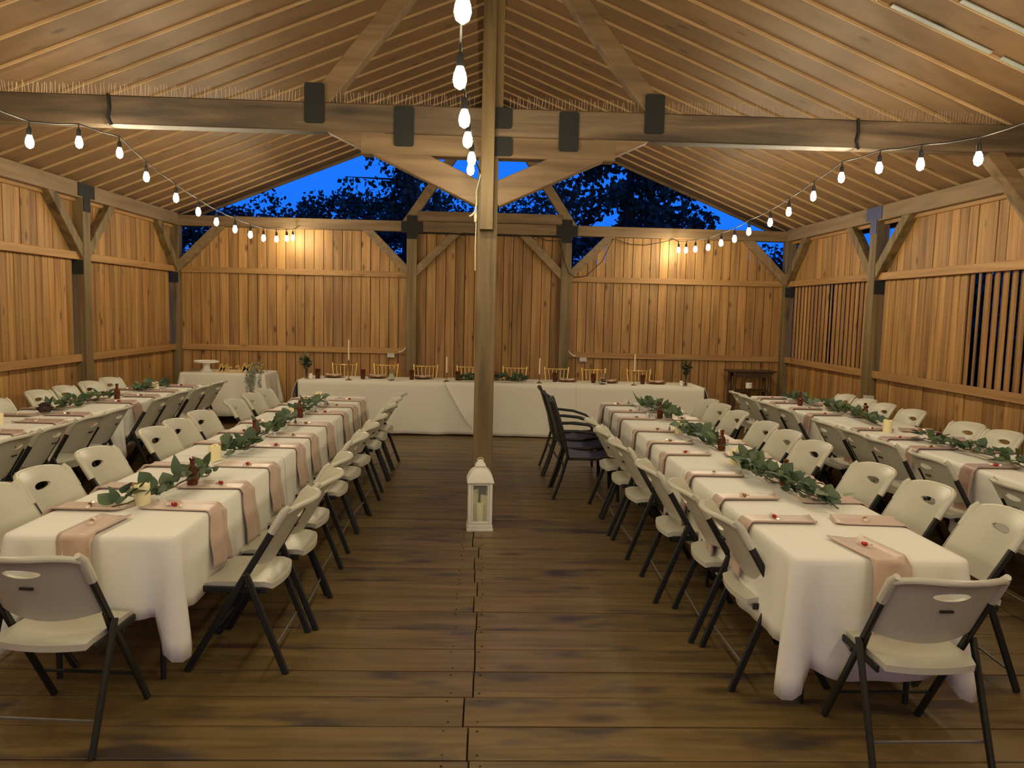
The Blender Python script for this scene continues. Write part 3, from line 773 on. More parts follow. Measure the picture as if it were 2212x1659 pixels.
    return tag(o, label, 'tablecloth', group)
# left aisle row
T2e = [3.42, 5.30, 7.17, 9.04]; nm3 = ['nearest', 'middle', 'farthest']
for k in range(3):
    a, b = T2e[k], T2e[k + 1]
    table(-1.755, (a + b) / 2, b - a - .01, .74, 0, f'{nm3[k]} folding table hidden under cloth in the left aisle row')
    cloth(-2.135, -1.375, a, b, (.38, .38, .36, .36), f'{nm3[k]} white tablecloth of the left aisle table row', seed=11 + k, ends=(k == 0, k == 2), cornerdrop=.19)
T3e = [3.22, 5.12, 7.03, 8.96]
for k in range(3):
    a, b = T3e[k], T3e[k + 1]
    table(1.765, (a + b) / 2, b - a - .01, .76, 0, f'{nm3[k]} folding table hidden under cloth in the right aisle row')
    cloth(1.375, 2.155, a, b, (.42, .42, .53, .42), f'{nm3[k]} white tablecloth of the right aisle table row', seed=21 + k, ends=(k == 0, k == 2), cornerdrop=.15)
T4e = [(3.15, 5.42), (5.45, 7.72), (7.75, 10.03)]
for k in range(3):
    a, b = T4e[k]
    table(3.90, (a + b) / 2, b - a - .04, .72, 0, f'{nm3[k]} folding table hidden under cloth in the far right row')
    cloth(3.535, 4.275, a, b, (.42, .42, .42, .42), f'{nm3[k]} white tablecloth of the far right table row', seed=31 + k, cornerdrop=.1, flare=.0, ruffle=.010)
T1e = [(5.43, 7.70), (7.74, 10.02)]
for k in range(2):
    a, b = T1e[k]
    table(-4.0, (a + b) / 2, b - a - .04, .72, 0, f'{["nearer", "farther"][k]} folding table hidden under cloth in the far left row')
    cloth(-4.37, -3.63, a, b, (.42, .42, .42, .42), f'{["nearer", "farther"][k]} white tablecloth of the far left table row', seed=41 + k, cornerdrop=.1, flare=.0, ruffle=.010)
# head table: three tables, three overlapping ivory cloths
HX = [-2.62, -.70, 1.22, 3.16]
for k in range(3):
    table((HX[k] + HX[k + 1]) / 2, 11.30, HX[k + 1] - HX[k] - .04, .74, PI / 2, f'{["left", "middle", "right"][k]} folding table hidden under the head table cloths', 'folding_table')
def head_cloth(x0, x1, seed, label, hem, yoff=0.0, zoff=0.0):
    """front-draped cloth across the head table with soft folds"""
    rnd = random.Random(seed); p1, p2 = rnd.uniform(0, 6), rnd.uniform(0, 6)
    nx = int((x1 - x0) / .03); y0, y1, zt = 10.91 - yoff, 11.69 + yoff, .755 + zoff
    prof = []
    for k in range(9): prof.append(('b', 1 - k / 8))
    vs = []; cols = []
    rowsn = 9 + 2 + 14
    for i in range(nx + 1):
        x = x0 + (x1 - x0) * i / nx
        u = (x - x0) / (x1 - x0)
        col = []
        for k in range(6): col.append((x, y1 + .012 * 1, .35 + (zt - .35 - .01) * k / 5))
        col.append((x, y1 - .01, zt)); col.append((x, y0 + .012, zt)); col.append((x, y0, zt - .008))
        for k in range(1, 15):
            t = k / 14
            w = (math.sin(x * 5.1 + p1) + .7 * math.sin(x * 11.3 + p2) + .4 * math.sin(x * 21 + p1 * 2)) * .018 * t * t
            lo = hem(u)
            col.append((x + .02 * math.sin(x * 3 + p2) * t, y0 - .004 - .015 * t - w - .02 * t * t, zt - .008 - (zt - .008 - lo) * t))
        cols.append(col)
    R_ = len(cols[0]); fs = []
    for col in cols: vs += col
    for i in range(nx):
        for k in range(R_ - 1): fs.append((i * R_ + k, (i + 1) * R_ + k, (i + 1) * R_ + k + 1, i * R_ + k + 1))
    cx = (x0 + x1) / 2
    mb = MB().add([(v[0] - cx, v[1] - 11.3, v[2]) for v in vs], fs)
    o = mb.obj('tablecloth', LINEN, None, (cx, 11.3, 0), True, 70)
    md = o.modifiers.new('thick', 'SOLIDIFY'); md.thickness = .004; md.offset = 1
    tag(o, label, 'tablecloth', 'ivory head table cloths')
head_cloth(-2.63, .12, 3, 'ivory linen cloth over the left third of the long head table', lambda u: .018 + .012 * math.sin(u * 9) ** 2)
# middle cloth sweeps to a point, lies over both neighbours
head_cloth(-.55, 1.32, 5, 'ivory linen cloth over the middle of the long head table, edge swept in a curve', lambda u: .016 + max(0, 1 - u / .26) ** 1.2 * .72, .012, .006)
head_cloth(1.10, 3.17, 8, 'ivory linen cloth over the right third of the long head table', lambda u: .016 + .01 * math.sin(u * 8) ** 2, .003, .003)
# end drapes of the head table cloths
def end_drape(x, s, label):
    vs = []; fs = []; ny, nt = 16, 12
    for i in range(ny + 1):
        yv = 10.90 + .80 * i / ny
        for k in range(nt + 1):
            t = k / nt
            w = .03 * math.sin(i * 1.3) * t + .02 * math.sin(i * .6 + 1) * t
            vs.append((s * (.004 + .11 * t * (1.2 - i / ny) + w + .03 * math.sin(PI * min(1, t * 4) / 2)), yv - 11.3 - .05 * t * (1 - i / ny), .757 - .73 * t))
    for i in range(ny):
        for k in range(nt): fs.append((i * (nt + 1) + k, (i + 1) * (nt + 1) + k, (i + 1) * (nt + 1) + k + 1, i * (nt + 1) + k + 1))
    o = MB().add(vs, fs).obj('cloth_end_drape', LINEN, None, (x, 11.3, 0), True)
    o.modifiers.new('thick', 'SOLIDIFY').thickness = .004
    tag(o, label, 'tablecloth', 'ivory head table cloths')
end_drape(-2.632, -1, 'ivory linen end drape hanging at the left end of the head table')
end_drape(3.172, 1, 'ivory linen end drape hanging at the right end of the head table')
# cake table
table(-3.93, 11.98, 1.22, .70, PI / 2, 'small folding table under cloth in the back left corner')
cloth(-4.56, -3.30, 11.62, 12.36, (.62, .62, .64, .3), 'ivory cloth on the cake table in the back left corner', LINEN, seed=51, zt=.76, ruffle=.014, flare=.05, cornerdrop=.08, group='ivory head table cloths')

# ------------------------------------------------------------------ napkins and wrapped sweets
def napkin_mesh(seed, hang, inn=.33, w=.15):
    rnd = random.Random(seed); path = []
    n1 = 9
    for k in range(n1 + 1): path.append((inn * (1 - k / n1) + .012, .004))
    for k in range(1, 6):
        a = PI / 2 * k / 5; path.append((.012 - .026 * math.sin(a) , .004 - .026 * (1 - math.cos(a))))
    n2 = 10
    for k in range(1, n2 + 1): path.append((-.014 - .03 * k / n2 - .004 * math.sin(k * .7 + seed), -.022 - hang * k / n2))
    vs = []; m = 8
    sk = rnd.uniform(-.03, .03); taper = rnd.uniform(-.1, .5)
    N = len(path)
    for i, (b, z) in enumerate(path):
        t = i / (N - 1); hw = w / 2 * (1 + taper * max(0, t - .45)); sh = sk * (t - .4)
        for j in range(m + 1):
            u = j / m * 2 - 1
            roll = .014 * max(0, (abs(u) - .72) / .28) ** 1.4 * (1 if u < 0 else .25)
            dz = roll + .005 * math.sin(3 * u + seed) * (1 if z < -.03 else .3) + (.010 * rnd.random() * abs(u) if i == 0 else 0)
            if z > -.02: vs.append((b + (.014 * u if i == 0 else 0), u * hw + sh, z + dz))
            else: vs.append((b - dz * 2, u * hw + sh, z))
    fs = [(i * (m + 1) + j, (i + 1) * (m + 1) + j, (i + 1) * (m + 1) + j + 1, i * (m + 1) + j + 1) for i in range(N - 1) for j in range(m)]
    mb = MB().add(vs, fs)
    return mb
NAP = []
for k, (h_, mt) in enumerate(((.26, SATIN), (.30, SATIN), (.22, SATIN2), (.34, SATIN2))):
    NAP.append(napkin_mesh(k + 2, h_).mesh('napkin', mt, True))
candy_body = [MB().lathe([(.001, -.017), (.008, -.013), (.0105, 0), (.008, .013), (.001, .017)], 8).mesh('sweet', m_, True) for m_ in (REDFOIL, GOLDFOIL)]
def twist(s):
    mb = MB(); vs = [(0, 0, s * .015)] + [(.013 * math.cos(a), .010 * math.sin(a), s * (.034 + .004 * (k % 2))) for k, a in enumerate([2 * PI * q / 7 for q in range(7)])]
    mb.add(vs, [(0, 1 + k, 1 + (k + 1) % 7) for k in range(7)] + [tuple(range(7, 0, -1))])
    return mb.mesh('wrapper_twist', CLEARWRAP)
TW = [twist(1), twist(-1)]
def place(xe, yc, sgn, label_tail, k):
    """xe: table edge, sgn: direction towards the table centre"""
    mt = random.randrange(2) if label_tail[1] in ('T2', 'T3') else 2 + random.randrange(2)
    rz = (0 if sgn > 0 else PI) + math.radians(random.uniform(-3, 3))
    tone = 'blush' if mt < 2 else 'mauve'
    n = put('napkin', NAP[mt], None, (xe, yc, ZT + .004), (0, 0, rz)); n.modifiers.new('thick', 'SOLIDIFY').thickness = .006
    tag(n, f'{tone} satin napkin, {label_tail[0]}', 'napkin', 'satin napkins')
    col = random.random() < .45
    c = empty('wrapped_sweet', (xe + sgn * random.uniform(.13, .20), yc + random.uniform(-.02, .02), ZT + .025), random.uniform(0, PI))
    b = put('sweet', candy_body[0 if col else 1], c, None, (PI / 2, 0, 0))
    for t_ in TW: put('wrapper_twist', t_, c, None, (PI / 2, 0, 0))
    tag(c, f'{"red" if col else "gold"} wrapped sweet on napkin, {label_tail[0]}', 'sweet', 'wrapped sweets')
def places(xe, ys, sgn, row, side):
    for i, yv in enumerate(sorted(ys)): place(xe, yv, sgn, (f'{ORD[i]} from near end, {side} of {R2[row]}', row), i)
places(-1.372, [3.91, 4.40, 4.98, 5.69, 6.15, 6.77, 7.52, 8.06, 8.60], -1, 'T2', 'aisle side')
places(-2.138, [3.89, 4.35, 4.95, 5.79, 6.30, 6.85, 7.62, 8.15, 8.68], 1, 'T2', 'wall side')
places(1.372, [3.83, 4.30, 4.93, 5.66, 6.16, 6.78, 7.55, 8.08, 8.66], 1, 'T3', 'aisle side')
places(2.158, [3.81, 4.27, 4.80, 5.61, 6.20, 6.80, 7.55, 8.10, 8.62], -1, 'T3', 'wall side')
places(3.53, [5.35, 6.10, 6.57, 7.10, 8.12, 8.63, 9.2, 9.66], 1, 'T4', 'aisle side')
places(4.278, [6.0, 6.55, 7.05, 8.02, 8.58, 9.02, 9.53], -1, 'T4', 'wall side')
places(-3.625, [6.06, 6.64, 7.10, 8.05, 8.6, 9.15, 9.72], -1, 'T1', 'aisle side')
places(-4.372, [7.0, 7.45, 8.22, 8.72, 9.25, 9.76], 1, 'T1', 'wall side')
for (xe, ye, who, rr) in ((-1.80, 3.415, 'left', -5), (1.78, 3.215, 'right', 9)):
    n = put('napkin', napkin_mesh(9 if who == 'left' else 12, .36, .30, .17).mesh('napkin', SATIN, True), None, (xe, ye, ZT + .004), (0, 0, PI / 2 + math.radians(rr)))
    n.modifiers.new('thick', 'SOLIDIFY').thickness = .006
    tag(n, f'blush satin napkin draped over the near end of the {who} aisle table row', 'napkin', 'satin napkins')
    c = empty('wrapped_sweet', (xe - .02, ye + .17, ZT + .025), .4)
    put('sweet', candy_body[0 if who == 'right' else 1], c, None, (PI / 2, 0, 0))
    for t_ in TW: put('wrapper_twist', t_, c, None, (PI / 2, 0, 0))
    tag(c, f'wrapped sweet on the end napkin of the {who} aisle table row', 'sweet', 'wrapped sweets')

# ------------------------------------------------------------------ greenery, candles, bottles
def leaf_mesh(l, w, mat, pointed=False, fold=.10):
    n = 8; vs = [(0, 0, 0)]; L_, R_ = [], []
    for k in range(1, n):
        t = k / n
        q = math.sin(PI * t ** (.75 if not pointed else .6)) if not pointed else math.sin(PI * t ** .7) ** .9
        zz = -.18 * l * t * t
        L_.append((w / 2 * q, l * t, zz + fold * w / 2 * q)); R_.append((-w / 2 * q, l * t, zz + fold * w / 2 * q))
        vs.append((0, l * t, zz))
    vs.append((0, l, -.18 * l))
    c = len(vs); vs += L_; e = len(vs); vs += R_
    fs = []
    for k in range(n):
        a, b = k, k + 1
        la = c + k - 1 if k > 0 else None; lb = c + k if k < n - 1 else None
        ra = e + k - 1 if k > 0 else None; rb_ = e + k if k < n - 1 else None
        fs.append(tuple(x for x in (a, la, lb, b) if x is not None)); fs.append(tuple(x for x in (a, b, rb_, ra) if x is not None))
    return MB().add(vs, fs).mesh('leaf', mat, True)
LEAVES = [leaf_mesh(.068, .074, LEAF), leaf_mesh(.056, .060, LEAF), leaf_mesh(.072, .070, LEAF2), leaf_mesh(.046, .050, LEAF2), leaf_mesh(.095, .045, LEAF, True)]
PALE = [leaf_mesh(.07, .05, LEAF3), leaf_mesh(.05, .04, LEAF3)]
def rose(parent, loc, mat, r=.05):
    mb = MB(); rnd = random.Random(5)
    for ring, (n, rr, zz, tl) in enumerate(((5, .15, .9, .15), (6, .45, .75, .5), (7, .8, .45, .9))):
        for k in range(n):
            a = 2 * PI * (k + ring * .4) / n; c, s_ = math.cos(a), math.sin(a); w = r * (.35 + .25 * ring * .5)
            base = Vector((c * rr * r * .5, s_ * rr * r * .5, 0)); tip = Vector((c * rr * r, s_ * rr * r, zz * r * 1.3)); t = Vector((-s_, c, 0)) * w
            mb.add([base - t * .6, base + t * .6, tip + t, tip + Vector((c, s_, .2)) * r * .18, tip - t], [(0, 1, 2, 3, 4)])
    mb.lathe([(r * .45, 0), (r * .62, r * .35), (r * .4, r * .9), (r * .1, r * 1.05)], 9)
    return mb.obj('rose', mat, parent, loc)
def garland(path, n, label, seed, flower=None, spread=.085, sc=1.0, name='eucalyptus_garland', group='eucalyptus garlands'):
    rnd = random.Random(seed)
    P_ = [Vector(p) for p in path]
    root = empty(name, P_[0]); tag(root, label, 'garland', group)
    segl = [(P_[i + 1] - P_[i]).length for i in range(len(P_) - 1)]; tot = sum(segl)
    def at(t):
        d = t * tot
        for i, l in enumerate(segl):
            if d <= l or i == len(segl) - 1: return P_[i].lerp(P_[i + 1], min(1, d / l)), (P_[i + 1] - P_[i]).normalized()
            d -= l
    pts = []
    for k in range(13):
        p, d = at(k / 12); pts.append(p + Vector((rnd.uniform(-.012, .012), 0, .014 + .022 * math.sin(PI * k / 12) + rnd.uniform(0, .01))))
    part(MB().tube(pts, .0045, 5), 'stem', STEMM, root)
    n = int(n * 1.7); sc *= 1.12
    for k in range(n):
        t = (k + rnd.random()) / n
        p, d = at(t)
        side = 1 if k % 2 else -1
        az = math.atan2(d.y, d.x) - PI / 2 + side * rnd.uniform(.3, 1.7)
        tilt = rnd.uniform(.1, 1.5)
        s_ = sc * rnd.uniform(.75, 1.25)
        off = Vector((math.cos(az + PI / 2), math.sin(az + PI / 2), 0)) * rnd.uniform(0, spread * .45)
        z = rnd.uniform(.018, .095)
        put('leaf', LEAVES[4] if k % 14 == 3 else rnd.choice(LEAVES[:4]), root, p + off + Vector((0, 0, z)) - P_[0], (tilt, rnd.uniform(-.5, .5), az), (s_, s_, s_))
    if flower:
        rose(root, Vector(flower[0]) - P_[0], flower[1], flower[2])
    return root
Z = ZT + .004
garland([(-1.84, 3.84, Z), (-1.72, 4.10, Z), (-1.68, 4.35, Z), (-1.64, 4.63, Z)], 34, 'eucalyptus sprig lying at the near end of the left aisle table row', 1)
garland([(-1.76, 5.22, Z), (-1.70, 5.40, Z), (-1.66, 5.58, Z)], 26, 'eucalyptus sprig beside the pillar candle, second along the left aisle table row', 2)
garland([(-1.74, 6.0, Z), (-1.70, 6.4, Z), (-1.72, 6.85, Z)], 34, 'eucalyptus sprig in the middle of the left aisle table row', 3)
garland([(-1.82, 7.2, Z), (-1.72, 7.55, Z), (-1.76, 8.3, Z)], 38, 'eucalyptus sprig at the far end of the left aisle table row', 4)
garland([(1.93, 4.02, Z), (1.86, 4.35, Z), (1.85, 4.6, Z)], 36, 'dark eucalyptus sprig nearest the camera on the right aisle table row', 5, sc=1.1)
garland([(1.83, 4.62, Z), (1.78, 4.9, Z), (1.82, 5.25, Z)], 36, 'dark eucalyptus sprig beside the first amber bottle on the right aisle table row', 6, sc=1.15)
garland([(1.82, 5.8, Z), (1.80, 6.2, Z), (1.76, 6.62, Z)], 40, 'eucalyptus sprig in the middle of the right aisle table row', 7, sc=1.1)
garland([(1.86, 7.3, Z), (1.84, 7.9, Z), (1.80, 8.75, Z)], 44, 'eucalyptus sprig at the far end of the right aisle table row', 8, sc=1.15)
garland([(-4.02, 7.15, Z), (-4.02, 7.75, Z), (-3.98, 8.3, Z)], 40, 'eucalyptus garland with a dried brown rose on the far left table row', 9, flower=((-4.03, 7.16, Z + .015), FLOWER_D, .075))
garland([(-4.06, 9.0, Z), (-3.98, 9.25, Z), (-3.90, 9.55, Z)], 26, 'short eucalyptus sprig at the far end of the far left table row', 10)
garland([(3.86, 5.2, Z), (3.85, 5.8, Z), (3.79, 6.45, Z)], 46, 'eucalyptus garland with a burgundy rose on the far right table row', 11, flower=((3.90, 6.38, Z + .045), FLOWER, .04))
garland([(3.86, 7.25, Z), (3.90, 7.9, Z), (3.93, 8.65, Z)], 44, 'eucalyptus garland in the middle of the far right table row', 12)
garland([(3.86, 8.85, Z), (3.88, 9.25, Z), (3.88, 9.65, Z)], 26, 'short eucalyptus sprig at the far end of the far right table row', 13)
garland([(.10, 11.05, .762), (.42, 11.05, .762), (.62, 11.1, .762)], 26, 'eucalyptus sprig on the head table just right of the post', 14)
garland([(-.38, 11.05, .762), (-.2, 11.04, .762), (-.1, 11.05, .762)], 12, 'small eucalyptus sprig on the head table just left of the post', 15)
pil = {}
def pillar(x, y, z, r, h, label, mat=WAX, group='pillar candles'):
    root = empty('pillar_candle', (x, y, z)); tag(root, label, 'candle', group)
    mb = MB().lathe([(r * .98, 0), (r, .006), (r, h * .96), (r * .93, h), (r * .78, h - .004), (r * .4, h - .012), (.002, h - .013)], 20)
    me = mb.mesh('wax_body', mat, True, 50)
    for v in me.vertices:
        if v.co.z > h * .9: v.co.z += .005 * math.sin(3 * math.atan2(v.co.y, v.co.x) + x * 9)
    put('wax_body', me, root)
    MB().tube([(0, 0, h - .014), (.002, 0, h + .004)], .0016, 5).obj('wick', WICK, root)
def bottle(x, y, z, label, sc=1.0):
    root = empty('amber_bottle', (x, y, z)); tag(root, label, 'bottle', 'small amber bottles')
    o = MB().lathe([(.026, 0), (.030, .004), (.031, .08), (.028, .098), (.014, .118), (.0125, .150), (.017, .153), (.017, .165), (.011, .166), (.009, .150)], 16).obj('glass_body', AMBER, root, None, True, 50)
    o.scale = (sc, sc, sc)
pillar(-1.76, 3.98, ZT + .003, .040, .105, 'ivory pillar candle behind the nearest eucalyptus sprig, left aisle table row')
pillar(-1.79, 5.14, ZT + .003, .040, .105, 'ivory pillar candle standing clear, second along the left aisle table row')
pillar(-1.79, 7.12, ZT + .003, .040, .10, 'ivory pillar candle, third along the left aisle table row')
pillar(-1.83, 8.58, ZT + .003, .045, .095, 'ivory pillar candle at the far end of the left aisle table row')
pillar(1.80, 5.33, ZT + .003, .045, .105, 'ivory pillar candle behind the dark eucalyptus, right aisle table row')
pillar(1.74, 6.70, ZT + .003, .042, .10, 'ivory pillar candle in the middle of the right aisle table row')
pillar(-3.93, 9.30, ZT + .003, .040, .10, 'ivory pillar candle at the far end of the far left table row')
pillar(-4.02, 6.46, ZT + .003, .040, .10, 'ivory pillar candle at the near end of the far left table row')
pillar(3.76, 6.96, ZT + .003, .040, .12, 'ivory pillar candle standing clear on the far right table row')
pillar(4.02, 8.82, ZT + .003, .040, .09, 'ivory pillar candle at the far end of the far right table row')
bottle(-1.66, 4.40, ZT + .003, 'amber bottle among leaves at the near end of the left aisle table row')
bottle(-1.76, 5.93, ZT + .003, 'amber bottle in the middle of the left aisle table row')
bottle(-1.72, 7.22, ZT + .003, 'amber bottle beside the third candle of the left aisle table row')
bottle(1.89, 4.66, ZT + .003, 'amber bottle nearest the camera on the right aisle table row')
bottle(1.86, 5.86, ZT + .003, 'amber bottle in the middle of the right aisle table row')
bottle(1.78, 7.64, ZT + .003, 'amber bottle toward the far end of the right aisle table row')
bottle(-3.94, 8.36, ZT + .003, 'amber bottle on the far left table row')
bottle(4.03, 7.93, ZT + .003, 'amber bottle in the middle of the far right table row')
bottle(3.77, 8.98, ZT + .003, 'amber bottle at the far end of the far right table row')
# place cards
def card_mesh():
    h, d, w, t = .055, .022, .085, .0015
    mb = MB()
    for s in (-1, 1):
        M = Matrix.Rotation(s * math.atan2(d, h), 3, 'Y')
        mb.box((s * d / 2, 0, h / 2), (t, w, math.hypot(h, d)), M.inverted())
    return mb.mesh('place_card', CARD)
CARDM = card_mesh()
for row, xs, ys in (('left aisle', -1.66, (6.78, 7.52, 8.08, 8.82)), ('right aisle', 1.66, (6.78, 7.58, 8.10, 8.72))):
    for i, yv in enumerate(ys):
        c = put('place_card', CARDM, None, (xs, yv + .06, ZT + .004), (0, 0, random.uniform(-.5, .5)))
        tag(c, f'white tent place card, {ORD[i]} from the near end on the {row} table row', 'card', 'tent place cards')
# clear glass beside the middle bottle
def tumbler(x, y, z, label, mat, r=.036, h=.12, name='tumbler', group='amber tumblers', ribs=True):
    mb = MB(); n = 24; prof = [(r * .80, 0), (r * .84, .004), (r, h), (r * .93, h), (r * .78, .012), (.002, .010)]
    vs = []; fs = []
    for i, (rr, zz) in enumerate(prof):
        for k in range(n):
            q = rr * (1 + (.035 if ribs and k % 2 and i in (1, 2) else 0)); a = 2 * PI * k / n
            vs.append((q * math.cos(a), q * math.sin(a), zz))
    for i in range(len(prof) - 1):
        for k in range(n): fs.append((i * n + k, i * n + (k + 1) % n, (i + 1) * n + (k + 1) % n, (i + 1) * n + k))
    fs.append(tuple(range(n - 1, -1, -1))); fs.append(tuple((len(prof) - 1) * n + k for k in range(n)))
    o = mb.add(vs, fs).obj(name, mat, None, (x, y, z), True, 40)
    tag(o, label, 'glass', group); return o
tumbler(-1.80, 5.99, ZT + .003, 'clear drinking glass beside the middle bottle of the left aisle table row', CLEAR, .034, .11, 'drinking_glass', 'clear glasses', False)
tumbler(1.98, 6.45, ZT + .003, 'clear drinking glass in the middle of the right aisle table row', CLEAR, .034, .10, 'drinking_glass', 'clear glasses', False)

# ------------------------------------------------------------------ head table setting
HZ = .763
def hy(yv): return 10.93 + (yv - 10.93) * .62
for i, (x, yv) in enumerate(((-2.40, 11.29), (-1.76, 11.37), (-1.06, 11.47), (-.39, 11.43), (.17, 11.6), (1.05, 11.6), (1.62, 11.55), (2.35, 11.5))):
    tumbler(x, hy(yv), HZ, f'ribbed amber tumbler, {ORD[i]} from the left on the head table', AMBER if i != 4 else PINKGLASS, .038, .135)
for i, (x, yv) in enumerate(((-2.22, 11.7), (-1.58, 11.75), (-.91, 11.8), (-.26, 11.75), (.46, 11.75), (1.24, 11.75), (1.86, 11.7), (2.58, 11.7))):
    yy = hy(yv)
    pl = MB(); n = 32; prof = [(.06, 0), (.075, .004), (.135, .014), (.150, .016), (.150, .020), (.132, .019), (.074, .009), (.002, .008)]
    vs = []; fs = []
    for rr, zz in prof:
        for k in range(n):
            q = rr * (1 + (.03 * math.cos(8 * 2 * PI * k / n) if rr > .13 else 0)); a = 2 * PI * k / n; vs.append((q * math.cos(a), q * math.sin(a), zz))
    for a_ in range(len(prof) - 1):
        for k in range(n): fs.append((a_ * n + k, a_ * n + (k + 1) % n, (a_ + 1) * n + (k + 1) % n, (a_ + 1) * n + k))
    fs += [tuple(range(n - 1, -1, -1)), tuple((len(prof) - 1) * n + k for k in range(n))]
    o = pl.add(vs, fs).obj('charger_plate', AMBERPLATE, None, (x, yy, HZ), True, 50)
    tag(o, f'amber scalloped plate, {ORD[i]} from the left on the head table', 'plate', 'scalloped plates')
    nb = MB(); vs = []; fs = []; rnd = random.Random(i)
    for a_ in range(9):
        for b_ in range(7):
            u, v = a_ / 8 * 2 - 1, b_ / 6 * 2 - 1
            vs.append((u * .115, v * .07 * (1 - .4 * abs(u)), .018 + .010 * math.sin(u * 5 + i) * math.cos(v * 4) + .012 * (1 - abs(v)) + .01 * u * u))
    for a_ in range(8):
        for b_ in range(6): q = a_ * 7 + b_; fs.append((q, q + 7, q + 8, q + 1))
    o = nb.add(vs, fs).obj('folded_napkin', SATIN, None, (x, yy, HZ + .012), True); o.modifiers.new('thick', 'SOLIDIFY').thickness = .006
    tag(o, f'blush napkin folded on the plate, {ORD[i]} from the left on the head table', 'napkin', 'head table napkins')
for i, (x, yv, hs, zt_) in enumerate(((-1.93, 11.03, .28, .30), (-.54, 11.12, .13, .235), (.80, 11.18, .13, .24), (2.18, 11.15, .20, .26))):
    yy = hy(yv)
    o = MB().lathe([(.045, 0), (.046, .004), (.028, .012), (.008, .022), (.006, .03), (.006, hs - .03), (.010, hs - .022), (.013, hs - .012), (.013, hs), (.010, hs)], 14).obj('candlestick', BRASS, None, (x, yy, HZ), True, 45)
    tag(o, f'slender aged brass candlestick, {ORD[i]} from the left on the head table', 'candlestick', 'brass candlesticks')
    c = empty('taper_candle', (x, yy, HZ + hs)); tag(c, f'tall ivory taper candle, {ORD[i]} from the left on the head table', 'candle', 'taper candles')
    MB().lathe([(.0095, 0), (.0105, .01), (.008, zt_ - .02), (.003, zt_)], 10).obj('wax_body', WAXW, c, None, True, 50)
    MB().tube([(0, 0, zt_ - .002), (.001, 0, zt_ + .012)], .0014, 5).obj('wick', WICK, c)
for i, (x, yv) in enumerate(((-1.33, 11.1), (1.73, 11.2))):
    o = MB().lathe([(.03, 0), (.055, .012), (.062, .035), (.052, .06), (.034, .075), (.036, .15), (.038, .165), (.035, .165), (.031, .08), (.045, .058), (.055, .035), (.045, .014), (.002, .01)], 20).obj('glass_hurricane', CLEAR, None, (x, hy(yv), HZ), True, 60)
    tag(o, f'clear round-bottomed glass candle holder on the {["left", "right"][i]} half of the head table', 'glass', 'clear candle holders')
def bouquet(x, y, z, label_v, label_b, label_c, cx):
    o = MB().lathe([(.026, 0), (.028, .004), (.030, .05), (.027, .11), (.030, .15), (.028, .15), (.025, .11), (.028, .05), (.025, .008), (.002, .007)], 18).obj('bud_vase', CLEAR, None, (x, y, z), True, 60)
    tag(o, label_v, 'vase', 'bud vases')
    rnd = random.Random(int(abs(x) * 100)); root = empty('foliage_bunch', (x, y, z + .02)); tag(root, label_b, 'bouquet', 'foliage bunches')
    for k in range(11):
        a = rnd.uniform(0, 2 * PI); sp = rnd.uniform(.02, .13); hh = rnd.uniform(.22, .40) * (1 if sp < .09 else .85)
        tip = Vector((math.cos(a) * sp, math.sin(a) * sp * .7, hh)); mid = Vector((tip.x * .2, tip.y * .2, hh * .5))
        pts = [Vector((rnd.uniform(-.008, .008), rnd.uniform(-.008, .008), 0)), mid, mid.lerp(tip, .6), tip]
        MB().tube(pts, .0025, 4).obj('stem', STEMM, root)
        for q in range(7):
            t = .35 + .65 * (q + rnd.random() * .5) / 7; p = mid.lerp(tip, (t - .3) / .7)
            s_ = rnd.uniform(.6, 1.0)
            put('leaf', rnd.choice((LEAVES[4], LEAVES[1], LEAVES[4])), root, p, (rnd.uniform(.1, 1.1), rnd.uniform(-.6, .6), rnd.uniform(0, 6.28)), (s_, s_, s_))
    pillar(cx, y - .01, z, .024, .075, label_c, WAXW)
bouquet(-2.55, hy(11.2), HZ, 'slim clear bud vase at the left end of the head table', 'bunch of dark green foliage in the vase at the left end of the head table', 'small ivory candle beside the bud vase at the left end of the head table', -2.485)
bouquet(2.95, hy(11.25), HZ, 'slim clear bud vase at the right end of the head table', 'bunch of dark green foliage in the vase at the right end of the head table', 'small ivory candle beside the bud vase at the right end of the head table', 2.885)

